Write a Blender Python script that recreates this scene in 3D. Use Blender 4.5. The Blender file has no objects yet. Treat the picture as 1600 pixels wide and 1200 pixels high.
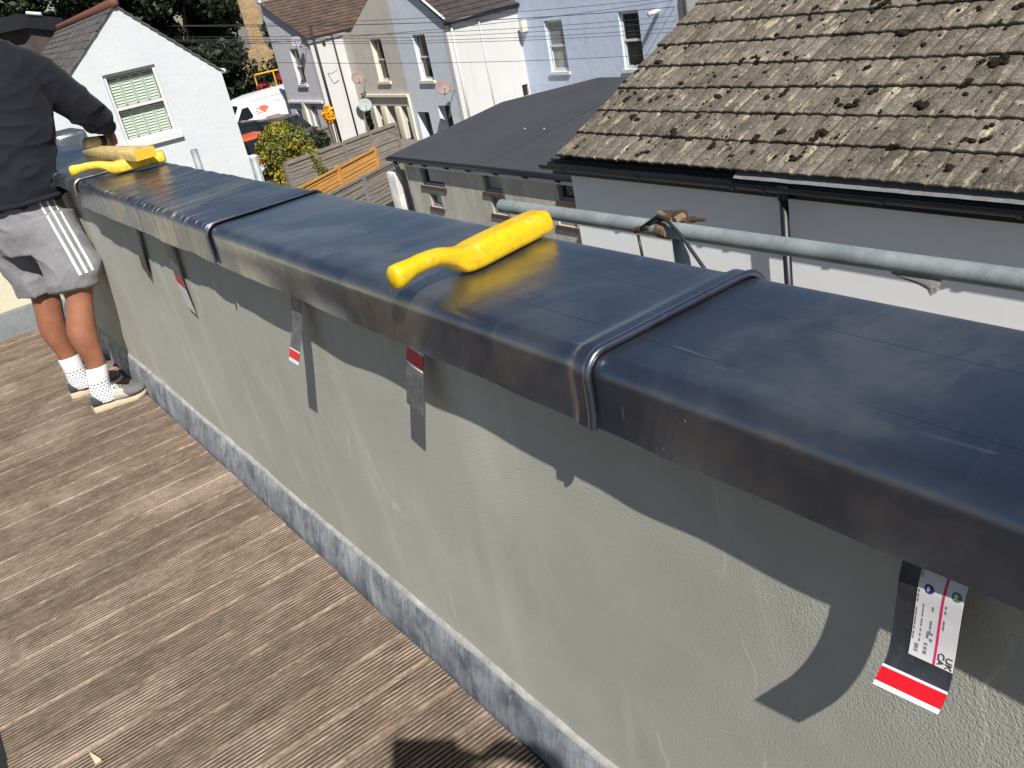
import bpy, bmesh, math, random
from mathutils import Vector, Matrix, noise
from mathutils.bvhtree import BVHTree
random.seed(7)
S = bpy.context.scene
COL = S.collection
PI = math.pi
# ------------------------------------------------------------------ camera
cam = bpy.data.cameras.new('camera'); cam.lens = 31.5; cam.sensor_width = 36.0
cam.clip_start = 0.03; cam.clip_end = 1500
co = bpy.data.objects.new('camera', cam); COL.objects.link(co); S.camera = co
RC = Matrix(((0.7863878948685049, 0.3967150872620219, -0.47350947017242173),
             (-0.5883563115167255, 0.24743957026404345, -0.769811996377024),
             (-0.18823105350264346, 0.8839631206143341, 0.4279933082316278)))
co.matrix_world = Matrix.Translation((0, 0, 1.62)) @ RC.to_4x4()
# ------------------------------------------------------------------ sky, sun, exposure
w = bpy.data.worlds.new('World'); S.world = w; w.use_nodes = True
nt = w.node_tree; nt.nodes.clear()
sky = nt.nodes.new('ShaderNodeTexSky'); sky.sky_type = 'NISHITA'; sky.sun_disc = False
sky.sun_elevation = math.radians(45.4); sky.sun_rotation = math.radians(200)
sky.air_density = 1.0; sky.dust_density = 0.6; sky.ozone_density = 1.0
bg = nt.nodes.new('ShaderNodeBackground'); bg.inputs[1].default_value = 0.05
ow = nt.nodes.new('ShaderNodeOutputWorld')
nt.links.new(sky.outputs[0], bg.inputs[0]); nt.links.new(bg.outputs[0], ow.inputs[0])
SUN = Vector((0.240, 0.660, -0.712)).normalized()
sl = bpy.data.lights.new('sun', 'SUN'); sl.energy = 5.0; sl.angle = math.radians(0.53); sl.color = (1.0, 0.955, 0.89)
so = bpy.data.objects.new('sun', sl); COL.objects.link(so); so.location = (-5, -14, 16)
so.rotation_euler = SUN.to_track_quat('-Z', 'Y').to_euler()
vs = S.view_settings; vs.view_transform = 'Standard'; vs.look = 'None'; vs.exposure = 0.42; vs.gamma = 1.0
try: vs.use_curve_mapping = False
except Exception: pass

# ------------------------------------------------------------------ materials
class NT:
    def __init__(s, name):
        s.m = bpy.data.materials.new(name); s.m.use_nodes = True
        s.t = s.m.node_tree; s.n = s.t.nodes; s.n.clear()
        s.out = s.n.new('ShaderNodeOutputMaterial'); s.p = s.n.new('ShaderNodeBsdfPrincipled')
        s.t.links.new(s.p.outputs[0], s.out.inputs[0])
        s.geo = s.n.new('ShaderNodeNewGeometry')
    def link(s, a, b): s.t.links.new(a, b)
    def pos(s, scale=(1, 1, 1), rot=(0, 0, 0), offset=None):
        mp = s.n.new('ShaderNodeMapping'); mp.inputs['Scale'].default_value = scale; mp.inputs['Rotation'].default_value = rot
        src = s.geo.outputs['Position']
        if offset is not None:
            a = s.n.new('ShaderNodeVectorMath'); a.operation = 'ADD'; s.link(src, a.inputs[0]); s.link(offset, a.inputs[1]); src = a.outputs[0]
        s.link(src, mp.inputs['Vector']); return mp.outputs[0]
    def noise(s, scale, detail=4, rough=0.6, vec=None, dist=0.0):
        n = s.n.new('ShaderNodeTexNoise'); n.inputs['Scale'].default_value = scale; n.inputs['Detail'].default_value = detail
        n.inputs['Roughness'].default_value = rough; n.inputs['Distortion'].default_value = dist
        s.link(vec if vec is not None else s.geo.outputs['Position'], n.inputs['Vector']); return n.outputs['Fac']
    def voro(s, scale, vec=None, feature='F1', out='Distance', rnd=1.0):
        n = s.n.new('ShaderNodeTexVoronoi'); n.inputs['Scale'].default_value = scale; n.feature = feature; n.inputs['Randomness'].default_value = rnd
        s.link(vec if vec is not None else s.geo.outputs['Position'], n.inputs['Vector']); return n.outputs[out]
    def ramp(s, fac, stops, interp='LINEAR'):
        r = s.n.new('ShaderNodeValToRGB'); r.color_ramp.interpolation = interp
        el = r.color_ramp.elements
        while len(el) < len(stops): el.new(0.5)
        for e, (p, c) in zip(el, stops):
            e.position = p; e.color = (c[0], c[1], c[2], 1) if isinstance(c, (tuple, list)) else (c, c, c, 1)
        s.link(fac, r.inputs[0]); return r.outputs[0]
    def mix(s, fac, a, b, mode='MIX'):
        m = s.n.new('ShaderNodeMix'); m.data_type = 'RGBA'; m.blend_type = mode
        if isinstance(fac, (int, float)): m.inputs[0].default_value = fac
        else: s.link(fac, m.inputs[0])
        for i, v in ((6, a), (7, b)):
            if isinstance(v, (tuple, list)): m.inputs[i].default_value = (v[0], v[1], v[2], 1)
            elif isinstance(v, (int, float)): m.inputs[i].default_value = (v, v, v, 1)
            else: s.link(v, m.inputs[i])
        return m.outputs[2]
    def math(s, op, a, b=0.0):
        m = s.n.new('ShaderNodeMath'); m.operation = op
        for i, v in ((0, a), (1, b)):
            if isinstance(v, (int, float)): m.inputs[i].default_value = v
            else: s.link(v, m.inputs[i])
        return m.outputs[0]
    def rand(s):
        o = s.n.new('ShaderNodeObjectInfo'); return o.outputs['Random']
    def randvec(s, k=40.0):
        c = s.n.new('ShaderNodeCombineXYZ'); r = s.math('MULTIPLY', s.rand(), k); s.link(r, c.inputs[0]); s.link(s.math('MULTIPLY', r, 2.7), c.inputs[1]); return c.outputs[0]
    def color(s, v):
        if isinstance(v, (tuple, list)): s.p.inputs['Base Color'].default_value = (v[0], v[1], v[2], 1)
        else: s.link(v, s.p.inputs['Base Color'])
    def rough(s, v):
        if isinstance(v, (int, float)): s.p.inputs['Roughness'].default_value = v
        else: s.link(v, s.p.inputs['Roughness'])
    def bump(s, h, strength=0.3, dist=0.01, prev=None):
        b = s.n.new('ShaderNodeBump'); b.inputs['Strength'].default_value = strength; b.inputs['Distance'].default_value = dist
        s.link(h, b.inputs['Height'])
        if prev is not None: s.link(prev, b.inputs['Normal'])
        s.link(b.outputs[0], s.p.inputs['Normal']); return b.outputs[0]

def plain(name, c1, c2=None, scale=3.0, rough=0.6, metal=0.0, bump=0.0, bscale=60, detail=5, spec=0.5, bdist=0.005):
    k = NT(name)
    if c2 is None: c2 = tuple(x * 0.8 for x in c1)
    k.color(k.ramp(k.noise(scale, detail, 0.65), [(0.3, c2), (0.7, c1)]))
    k.rough(rough); k.p.inputs['Metallic'].default_value = metal; k.p.inputs['Specular IOR Level'].default_value = spec
    if bump: k.bump(k.noise(bscale, 4, 0.6), bump, bdist)
    return k.m

M = {}
def mk_lead(name, worked):
    k = NT(name)
    n1 = k.noise(2.6, 5, 0.6, k.pos((1, 1, 1), (0, 0, 0.5)), 0.8)
    base = k.ramp(n1, [(0.34, (0.140, 0.158, 0.215)), (0.5, (0.205, 0.217, 0.260)), (0.63, (0.41, 0.375, 0.34))])
    sc = k.noise(1.0, 5, 0.65, k.pos((4.5, 26, 12), (0, 0, 0.55)), 1.0)
    base = k.mix(k.math('MULTIPLY', k.ramp(sc, [(0.52, 0.0), (0.74, 0.6)]), k.ramp(k.noise(2.2, 4, 0.6), [(0.42, 0.0), (0.6, 1.0)])), base, (0.46, 0.455, 0.45))
    v = k.voro(30)
    dots = k.math('MULTIPLY', k.ramp(v, [(0.035, 1.0), (0.06, 0.0)]), k.ramp(k.noise(4.5, 3, 0.6), [(0.54, 0.0), (0.60, 1.0)]))
    def hair(sc_, rot, th, off):
        h_ = k.noise(1.0, 1, 0.4, k.pos(sc_, (0, 0, rot)), 0.15)
        return k.math('MULTIPLY', k.ramp(h_, [(th, 0.0), (th + 0.02, 1.0)]), k.ramp(k.noise(3.1 + off, 2, 0.5), [(0.52, 0.0), (0.60, 1.0)]))
    hs_ = k.math('MAXIMUM', hair((85, 7, 20), -0.5, 0.735, 0.0), hair((6, 95, 20), 0.5, 0.735, 1.3))
    marks = k.math('MAXIMUM', k.math('MULTIPLY', dots, 0.8), k.math('MULTIPLY', hs_, 0.28))
    base = k.mix(marks, base, (0.66, 0.67, 0.70))
    sx = k.n.new('ShaderNodeSeparateXYZ'); k.link(k.geo.outputs['Position'], sx.inputs[0])
    for x0, w0 in ((0.742, 0.0010), (0.886, 0.0007)):
        wv = k.math('ADD', sx.outputs[0], k.math('MULTIPLY', sx.outputs[1], 0.006 if x0 > 0.8 else 0.0))
        ln = k.math('MULTIPLY', k.math('LESS_THAN', k.math('ABSOLUTE', k.math('SUBTRACT', wv, x0)), w0), k.ramp(k.noise(2.3, 3, 0.6), [(0.40, 0.0), (0.52, 1.0)]))
        base = k.mix(k.math('MULTIPLY', ln, 0.75), base, (0.045, 0.045, 0.05))
    k.color(base); k.p.inputs['Metallic'].default_value = 0.95
    k.p.inputs['Coat Weight'].default_value = 0.55; k.p.inputs['Coat Roughness'].default_value = 0.22; k.p.inputs['Coat IOR'].default_value = 1.6
    r = k.ramp(k.noise(5, 5, 0.6), [(0.3, 0.25), (0.7, 0.42)])
    k.rough(k.mix(marks, r, 0.7))
    b = k.bump(k.noise(1.0, 3, 0.5, k.pos((5, 9, 7))), 0.25 if not worked else 0.3, 0.012)
    if worked:
        t = k.noise(1.0, 4, 0.6, k.pos((1.1, 30, 1.1), (0, 0, 0.12)), 0.35)
        b = k.bump(t, 1.0, 0.031, b)
    b = k.bump(k.noise(22, 3, 0.5), 0.05, 0.003, b)
    return k.m
M['lead'] = mk_lead('lead', False); M['lead_worked'] = mk_lead('lead_worked', True)

k = NT('lead_weathered')
st = k.math('ADD', k.math('MULTIPLY', k.noise(1.0, 7, 0.75, k.pos((30, 60, 9)), 0.8), 0.55), k.math('MULTIPLY', k.noise(7, 5, 0.65), 0.5))
k.color(k.mix(k.ramp(st, [(0.50, 0.0), (0.66, 0.9)]), k.ramp(k.noise(9, 5, 0.7), [(0.35, (0.10, 0.115, 0.145)), (0.65, (0.30, 0.33, 0.37))]), (0.50, 0.53, 0.56)))
k.rough(0.6); k.p.inputs['Metallic'].default_value = 0.35; k.bump(st, 0.3, 0.004); M['lead_weathered'] = k.m

k = NT('wall_render')
c = k.ramp(k.noise(2.2, 6, 0.62), [(0.3, (0.415, 0.415, 0.365)), (0.7, (0.515, 0.512, 0.455))])
strk = k.noise(1.0, 4, 0.55, k.pos((3, 5.5, 1.2), (0.55, 0, 0)), 0.5)
c = k.mix(k.ramp(strk, [(0.54, 0.0), (0.76, 0.5)]), c, (0.64, 0.635, 0.57))
vx = k.n.new('ShaderNodeTexVoronoi'); vx.feature = 'DISTANCE_TO_EDGE'; vx.inputs['Scale'].default_value = 1.0
dn = k.n.new('ShaderNodeTexNoise'); dn.inputs['Scale'].default_value = 5.0; k.link(k.geo.outputs['Position'], dn.inputs['Vector'])
vm = k.n.new('ShaderNodeVectorMath'); vm.operation = 'MULTIPLY_ADD'; k.link(dn.outputs['Color'], vm.inputs[0]); vm.inputs[1].default_value = (0.35, 0.35, 0.35); k.link(k.pos((0.1, 2.6, 0.9), (0.5, 0, 0)), vm.inputs[2])
k.link(vm.outputs[0], vx.inputs['Vector'])
crk = k.math('MULTIPLY', k.ramp(vx.outputs['Distance'], [(0.0, 1.0), (0.009, 0.0)]), k.ramp(k.noise(3.1, 4, 0.6), [(0.50, 0.0), (0.62, 0.45)]))
c = k.mix(crk, c, (0.76, 0.74, 0.64))
k.color(c); k.rough(0.9); k.p.inputs['Specular IOR Level'].default_value = 0.2
h = k.math('ADD', k.noise(330, 2, 0.5), k.math('MULTIPLY', k.noise(190, 3, 0.6), k.ramp(k.noise(2.5, 3, 0.5), [(0.35, 0.1), (0.65, 0.9)])))
b = k.bump(h, 0.65, 0.0020); k.bump(k.noise(4, 3, 0.5), 0.10, 0.02, b); M['wall_render'] = k.m

k = NT('deck_wood')
rv = k.randvec(30)
g = k.noise(1.0, 7, 0.74, k.pos((9, 85, 30), offset=rv), 0.4)
bl = k.noise(1.0, 6, 0.65, k.pos((3.2, 7, 1), offset=rv), 0.8)
c = k.ramp(g, [(0.28, (0.095, 0.069, 0.049)), (0.5, (0.205, 0.150, 0.108)), (0.72, (0.42, 0.34, 0.27))])
c = k.mix(k.ramp(bl, [(0.48, 0.0), (0.70, 0.65)]), c, (0.42, 0.325, 0.262))
c = k.mix(k.ramp(k.noise(2.6, 5, 0.7), [(0.50, 0.0), (0.68, 0.6)]), c, (0.125, 0.100, 0.072))
c = k.mix(k.ramp(k.noise(1.0, 5, 0.65, k.pos((5, 16, 1), offset=rv)), [(0.66, 0.0), (0.76, 0.55)]), c, (0.27, 0.125, 0.055))
c = k.mix(k.ramp(k.noise(1.0, 5, 0.65, k.pos((2, 4, 1))), [(0.62, 0.0), (0.74, 0.45)]), c, (0.23, 0.20, 0.095))
c = k.mix(k.ramp(k.noise(1.7, 4, 0.6), [(0.54, 0.0), (0.66, 0.6)]), c, (0.47, 0.365, 0.295))
gr = k.noise(1.0, 4, 0.7, k.pos((45, 300, 120), offset=rv))
c = k.mix(1.0, c, k.ramp(gr, [(0.34, 0.62), (0.5, 1.0), (0.66, 1.4)]), 'MULTIPLY')
c = k.mix(k.ramp(k.noise(1.0, 2, 0.6, k.pos((70, 210, 70))), [(0.69, 0.0), (0.73, 0.6)]), c, (0.52, 0.46, 0.37))
hs = k.n.new('ShaderNodeHueSaturation'); k.link(c, hs.inputs['Color']); k.link(k.ramp(k.rand(), [(0.0, 0.80), (1.0, 1.18)]), hs.inputs['Value'])
k.color(hs.outputs[0]); k.rough(0.9); k.p.inputs['Specular IOR Level'].default_value = 0.2
k.bump(gr, 0.5, 0.002); M['deck_wood'] = k.m

M['grime'] = plain('packed_dirt', (0.150, 0.112, 0.083), (0.034, 0.026, 0.020), 11, 1.0, 0, 0.5, 300, spec=0.1)
k = NT('yellow_plastic')
c = k.ramp(k.noise(9, 5, 0.6), [(0.35, (0.62, 0.385, 0.003)), (0.65, (0.70, 0.465, 0.005))])
c = k.mix(k.ramp(k.noise(55, 6, 0.75), [(0.53, 0.0), (0.66, 0.55)]), c, (0.36, 0.23, 0.03))
c = k.mix(k.ramp(k.noise(22, 5, 0.7), [(0.56, 0.0), (0.68, 0.5)]), c, (0.60, 0.50, 0.24))
c = k.mix(k.ramp(k.noise(1.0, 5, 0.7, k.pos((14, 70, 70), (0, 0, 0.3))), [(0.62, 0.0), (0.70, 0.6)]), c, (0.22, 0.20, 0.15))
k.color(c); k.rough(0.45); k.bump(k.noise(60, 5, 0.6), 0.18, 0.002); M['yellow'] = k.m
k = NT('worn_yellow_plastic')
c = k.ramp(k.noise(16, 6, 0.7), [(0.35, (0.50, 0.32, 0.02)), (0.6, (0.80, 0.56, 0.02)), (0.72, (0.70, 0.58, 0.28))])
c = k.mix(k.ramp(k.noise(70, 5, 0.75), [(0.5, 0.0), (0.66, 0.75)]), c, (0.30, 0.20, 0.06))
k.color(c); k.rough(0.5); k.bump(k.noise(60, 5, 0.6), 0.25, 0.002); M['yellow_worn'] = k.m
k = NT('yellow_wood')
c = k.ramp(k.noise(1.0, 5, 0.65, k.pos((60, 9, 60))), [(0.3, (0.34, 0.24, 0.09)), (0.6, (0.58, 0.45, 0.19)), (0.75, (0.68, 0.50, 0.10))])
k.color(c); k.rough(0.6); k.bump(k.noise(1.0, 4, 0.6, k.pos((120, 20, 120))), 0.3, 0.002); M['yellow_wood'] = k.m
M['orange_paint'] = plain('orange_paint', (0.86, 0.42, 0.02), (0.75, 0.33, 0.02), 30, 0.6)
k = NT('galvanised')
c = k.ramp(k.noise(9, 6, 0.7), [(0.3, (0.20, 0.235, 0.24)), (0.6, (0.36, 0.40, 0.405)), (0.8, (0.50, 0.52, 0.50))])
c = k.mix(k.ramp(k.noise(45, 5, 0.7), [(0.62, 0.0), (0.72, 0.6)]), c, (0.56, 0.59, 0.58))
c = k.mix(k.ramp(k.noise(4.3, 4, 0.6), [(0.70, 0.0), (0.78, 0.6)]), c, (0.45, 0.30, 0.12))
k.color(c); k.p.inputs['Metallic'].default_value = 0.35; k.rough(0.55); k.bump(k.noise(80, 4, 0.6), 0.15, 0.002); M['galv'] = k.m
M['rust'] = plain('rust', (0.115, 0.055, 0.034), (0.04, 0.024, 0.018), 60, 0.85, 0.2, 0.5, 150)
M['rust_pale'] = plain('pale_rusty_steel', (0.30, 0.225, 0.15), (0.10, 0.06, 0.035), 70, 0.8, 0.2, 0.4, 150)
M['cable'] = plain('dark_green_cable', (0.018, 0.030, 0.030), (0.012, 0.018, 0.018), 20, 0.45)
M['black_plastic'] = plain('black_plastic', (0.010, 0.011, 0.016), (0.007, 0.007, 0.010), 3, 0.42)
M['black_matt'] = plain('black_matt', (0.02, 0.02, 0.022), (0.012, 0.012, 0.014), 4, 0.7)

def paint(name, c1, c2, stain=None, bump=0.25, bs=14, smooth=0.9):
    k = NT(name)
    c = k.ramp(k.noise(1.1, 6, 0.62), [(0.3, c2), (0.7, c1)])
    run = k.noise(1.0, 5, 0.65, k.pos((3.5, 3.5, 0.35)))
    if stain: c = k.mix(k.ramp(run, [(0.52, 0.0), (0.74, 0.55)]), c, stain)
    k.color(c); k.rough(smooth); k.p.inputs['Specular IOR Level'].default_value = 0.25
    b = k.bump(k.noise(bs, 5, 0.6), bump, 0.02); k.bump(k.noise(4, 3, 0.5), min(0.2, bump), 0.05, b)
    return k.m
M['white_wall'] = paint('white_painted_render', (0.53, 0.55, 0.57), (0.50, 0.525, 0.55), (0.46, 0.485, 0.515))
M['white_house'] = paint('white_painted_house_wall', (0.56, 0.56, 0.55), (0.525, 0.525, 0.525), (0.49, 0.475, 0.44), 0.12)
M['white_ext'] = paint('white_extension_wall', (0.88, 0.885, 0.89), (0.86, 0.865, 0.875), (0.82, 0.835, 0.855), 0.03, 4)
M['lilac'] = paint('lilac_paint', (0.66, 0.655, 0.68), (0.60, 0.595, 0.62), (0.53, 0.53, 0.56))
M['greige'] = paint('grey_beige_render', (0.60, 0.56, 0.50), (0.50, 0.47, 0.425), (0.42, 0.39, 0.35))
M['blue_grey'] = paint('blue_grey_paint', (0.64, 0.69, 0.75), (0.58, 0.63, 0.70), (0.51, 0.555, 0.61))
M['pale_blue'] = paint('pale_blue_paint', (0.55, 0.625, 0.77), (0.48, 0.55, 0.69), (0.42, 0.485, 0.60))
M['cream_wall'] = paint('cream_wall', (0.58, 0.555, 0.42), (0.52, 0.50, 0.375), (0.45, 0.42, 0.31))
M['cream_trim'] = plain('cream_stone_trim', (0.72, 0.67, 0.55), (0.62, 0.57, 0.46), 8, 0.8)
M['white_trim'] = plain('white_trim', (0.60, 0.60, 0.59), (0.55, 0.55, 0.54), 12, 0.45)
M['grey_trim'] = plain('grey_white_soffit', (0.56, 0.56, 0.60), (0.50, 0.50, 0.53), 6, 0.6)
k = NT('pebbledash')
c = k.ramp(k.noise(3.0, 6, 0.7, k.pos((1, 1, 0.35))), [(0.3, (0.34, 0.325, 0.285)), (0.55, (0.52, 0.50, 0.435)), (0.75, (0.64, 0.61, 0.53))])
c = k.mix(k.ramp(k.noise(1.0, 4, 0.6, k.pos((1.2, 1.2, 0.25))), [(0.58, 0.0), (0.7, 0.6)]), c, (0.40, 0.34, 0.225))
c = k.mix(k.ramp(k.noise(70, 3, 0.6), [(0.4, 0.35), (0.6, 0.0)]), c, (0.14, 0.135, 0.12))
k.color(c); k.rough(0.95); k.bump(k.noise(60, 4, 0.6), 0.6, 0.01); M['pebbledash'] = k.m
M['felt'] = plain('felt_roofing', (0.058, 0.060, 0.068), (0.048, 0.050, 0.057), 1.2, 0.85, 0, 0.15, 160, spec=0.3)
k = NT('roof_tile')
rv = k.randvec(20)
c = k.ramp(k.noise(5, 7, 0.72), [(0.25, (0.060, 0.052, 0.042)), (0.5, (0.135, 0.118, 0.094)), (0.72, (0.225, 0.20, 0.162))])
sp = k.ramp(k.noise(60, 8, 0.9), [(0.34, 0.18), (0.50, 0.95), (0.66, 2.1)])
c = k.mix(1.0, c, sp, 'MULTIPLY')
ly = k.math('MULTIPLY', k.ramp(k.noise(1.0, 5, 0.6, k.pos((4.0, 13, 3), offset=rv)), [(0.575, 0.0), (0.63, 1.0)]), k.ramp(k.noise(30, 5, 0.7), [(0.38, 0.2), (0.55, 1.0)]))
c = k.mix(k.math('MULTIPLY', ly, 0.75), c, (0.46, 0.40, 0.275))
wd = k.math('MULTIPLY', k.ramp(k.voro(58), [(0.16, 1.0), (0.28, 0.0)]), k.ramp(k.noise(9, 4, 0.7), [(0.50, 0.0), (0.62, 0.8)]))
c = k.mix(wd, c, (0.60, 0.575, 0.50))
dk = k.math('MAXIMUM', k.ramp(k.noise(9, 6, 0.7), [(0.60, 0.0), (0.68, 0.8)]), k.ramp(k.noise(34, 4, 0.7), [(0.63, 0.0), (0.68, 0.85)]))
c = k.mix(dk, c, (0.045, 0.037, 0.028))
c = k.mix(k.ramp(k.noise(3.7, 3, 0.6), [(0.72, 0.0), (0.77, 0.8)]), c, (0.42, 0.20, 0.04))
hs = k.n.new('ShaderNodeHueSaturation'); k.link(c, hs.inputs['Color']); k.link(k.ramp(k.rand(), [(0.0, 0.82), (1.0, 1.18)]), hs.inputs['Value'])
k.color(hs.outputs[0]); k.rough(0.95); k.p.inputs['Specular IOR Level'].default_value = 0.15
k.bump(k.noise(70, 6, 0.75), 0.8, 0.006); M['roof_tile'] = k.m
M['lead_grey'] = plain('dull_grey_lead', (0.17, 0.18, 0.19), (0.11, 0.12, 0.13), 9, 0.6, 0.2, 0.3, 40)
M['sealant'] = plain('pale_sealant', (0.44, 0.44, 0.415), (0.22, 0.22, 0.21), 22, 0.8, 0, 0.4, 90)
M['moss'] = plain('dark_moss', (0.030, 0.023, 0.014), (0.009, 0.008, 0.006), 40, 1.0, 0, 0.9, 220, spec=0.1)
M['mortar'] = plain('pale_mortar', (0.22, 0.22, 0.23), (0.14, 0.14, 0.15), 14, 0.9, 0, 0.4, 60)
def tiles_mat(name, a, b, spk, sc=3.0):
    k = NT(name)
    c = k.ramp(k.noise(sc, 6, 0.7), [(0.3, b), (0.7, a)])
    c = k.mix(k.ramp(k.noise(26, 3, 0.7, k.pos((1, 1, 1))), [(0.64, 0.0), (0.72, 0.8)]), c, spk)
    v = k.voro(4.2, None, 'F1', 'Color'); sep = k.n.new('ShaderNodeSeparateColor'); k.link(v, sep.inputs[0])
    c = k.mix(1.0, c, k.ramp(sep.outputs[0], [(0.0, 0.75), (1.0, 1.2)]), 'MULTIPLY')
    k.color(c); k.rough(0.85); k.bump(k.noise(18, 5, 0.7), 0.4, 0.02); return k.m
M['slate'] = tiles_mat('old_slate', (0.135, 0.122, 0.112), (0.075, 0.068, 0.062), (0.42, 0.40, 0.37))
k = NT('single_slate')
c = k.ramp(k.noise(14, 6, 0.75), [(0.3, (0.060, 0.054, 0.050)), (0.6, (0.125, 0.112, 0.104)), (0.76, (0.20, 0.18, 0.165))])
c = k.mix(k.ramp(k.noise(1.0, 4, 0.7, k.pos((9, 9, 9), offset=k.randvec(9))), [(0.66, 0.0), (0.74, 0.8)]), c, (0.50, 0.48, 0.44))
hs = k.n.new('ShaderNodeHueSaturation'); k.link(c, hs.inputs['Color']); k.link(k.ramp(k.rand(), [(0.0, 0.7), (1.0, 1.3)]), hs.inputs['Value'])
k.color(hs.outputs[0]); k.rough(0.6); k.bump(k.noise(30, 5, 0.7), 0.4, 0.01); M['slate_single'] = k.m
M['brown_tile'] = tiles_mat('brown_roof_tile', (0.130, 0.085, 0.062), (0.072, 0.048, 0.037), (0.36, 0.27, 0.20))
M['dark_tile'] = tiles_mat('dark_roof_tile', (0.062, 0.048, 0.047), (0.042, 0.034, 0.034), (0.09, 0.07, 0.07))
M['red_ridge'] = plain('red_ridge_tile', (0.17, 0.060, 0.042), (0.085, 0.036, 0.028), 9, 0.9, 0, 0.4, 20)
M['sill_brick'] = plain('brown_tile_sill', (0.095, 0.048, 0.036), (0.045, 0.026, 0.022), 10, 0.6)
M['board_grey'] = plain('grey_boarding', (0.30, 0.28, 0.27), (0.23, 0.215, 0.21), 6, 0.7)
k = NT('window_glass_dark'); k.color((0.012, 0.016, 0.018)); k.rough(0.06); k.p.inputs['Specular IOR Level'].default_value = 0.6
k.bump(k.noise(2.5, 2, 0.5), 0.05, 0.02); M['glass_dark'] = k.m
k = NT('window_glass_blind'); k.color(k.ramp(k.noise(1.0, 2, 0.5, k.pos((1, 1, 22))), [(0.4, (0.14, 0.165, 0.17)), (0.6, (0.20, 0.225, 0.225))])); k.rough(0.08); M['glass_blind'] = k.m
k = NT('window_glass_pale'); k.color(k.ramp(k.noise(5, 3, 0.5), [(0.4, (0.20, 0.215, 0.19)), (0.6, (0.29, 0.31, 0.28))])); k.rough(0.1); M['glass_pale'] = k.m
k = NT('clear_glass'); k.n.remove(k.p)
tr = k.n.new('ShaderNodeBsdfTransparent'); tr.inputs[0].default_value = (0.94, 0.97, 0.95, 1); gl = k.n.new('ShaderNodeBsdfGlossy'); gl.inputs['Roughness'].default_value = 0.03
mx = k.n.new('ShaderNodeMixShader')
mx.inputs[0].default_value = 0.07; k.link(tr.outputs[0], mx.inputs[1]); k.link(gl.outputs[0], mx.inputs[2]); k.link(mx.outputs[0], k.out.inputs[0]); M['glass_clear'] = k.m
M['shutter'] = plain('pale_green_shutter', (0.46, 0.51, 0.44), (0.41, 0.46, 0.395), 5, 0.5)
M['asphalt'] = plain('asphalt', (0.060, 0.060, 0.060), (0.045, 0.045, 0.046), 2, 0.9, 0, 0.4, 80)
M['paving'] = plain('yard_paving', (0.20, 0.185, 0.165), (0.13, 0.12, 0.105), 1.5, 0.95, 0, 0.4, 40)
k = NT('fence_wood')
c = k.ramp(k.noise(1.0, 6, 0.7, k.pos((2.2, 2.2, 26))), [(0.3, (0.115, 0.100, 0.082)), (0.6, (0.225, 0.200, 0.165)), (0.75, (0.31, 0.285, 0.245))])
k.color(c); k.rough(0.9); k.bump(k.noise(1.0, 4, 0.6, k.pos((3, 3, 60))), 0.5, 0.01); M['fence_wood'] = k.m
k = NT('new_fence_wood')
c = k.ramp(k.noise(1.0, 6, 0.7, k.pos((2.2, 2.2, 20))), [(0.3, (0.40, 0.185, 0.040)), (0.7, (0.60, 0.315, 0.080))])
k.color(c); k.rough(0.8); M['fence_new'] = k.m
def leafmat(name, a, b, c3=None):
    k = NT(name)
    c = k.ramp(k.noise(3.0, 4, 0.7), [(0.3, b), (0.7, a)])
    if c3: c = k.mix(k.ramp(k.noise(1.4, 4, 0.7), [(0.50, 0.0), (0.60, 1.0)]), c, c3)
    k.color(c); k.rough(0.55)
    k.p.inputs['Specular IOR Level'].default_value = 0.35; return k.m
M['leaf_dark'] = leafmat('dark_evergreen_leaf', (0.020, 0.032, 0.014), (0.007, 0.013, 0.006))
M['leaf_ivy'] = leafmat('ivy_leaf', (0.045, 0.060, 0.017), (0.013, 0.024, 0.009))
M['leaf_hedge'] = leafmat('variegated_hedge_leaf', (0.155, 0.160, 0.022), (0.075, 0.088, 0.016), (0.33, 0.25, 0.020))
M['petal'] = leafmat('yellow_petal', (0.85, 0.44, 0.010), (0.74, 0.30, 0.008))
M['petal_red'] = leafmat('crimson_petal', (0.42, 0.02, 0.05), (0.20, 0.01, 0.03))
M['bark'] = plain('bark', (0.09, 0.065, 0.045), (0.04, 0.03, 0.022), 6, 0.95, 0, 0.8, 20)
k = NT('sandstone')
c = k.ramp(k.noise(1.3, 6, 0.7), [(0.3, (0.24, 0.165, 0.085)), (0.7, (0.42, 0.30, 0.165))])
bt = k.voro(2.6, k.pos((1, 1, 2.0)), 'DISTANCE_TO_EDGE'); c = k.mix(k.ramp(bt, [(0.0, 0.7), (0.05, 0.0)]), c, (0.13, 0.09, 0.055))
k.color(c); k.rough(0.95); k.bump(k.noise(6, 5, 0.7), 0.6, 0.06); M['sandstone'] = k.m
M['van_white'] = plain('white_van_paint', (0.80, 0.81, 0.82), (0.77, 0.78, 0.79), 2, 0.3)
M['van_trim'] = plain('grey_van_trim', (0.22, 0.23, 0.24), (0.18, 0.19, 0.20), 4, 0.5)
M['tyre'] = plain('tyre_rubber', (0.02, 0.02, 0.02), (0.014, 0.014, 0.014), 9, 0.85)
M['car_dark'] = plain('dark_car_paint', (0.022, 0.024, 0.030), (0.016, 0.018, 0.022), 2, 0.2)
M['car_grey'] = plain('grey_car_paint', (0.10, 0.11, 0.12), (0.085, 0.09, 0.10), 2, 0.22, 0.4)
M['car_red'] = plain('orange_red_car_paint', (0.72, 0.135, 0.045), (0.66, 0.115, 0.04), 2, 0.3)
M['lamp_red'] = plain('red_lamp_lens', (0.55, 0.03, 0.02), (0.40, 0.02, 0.015), 8, 0.2)
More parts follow.
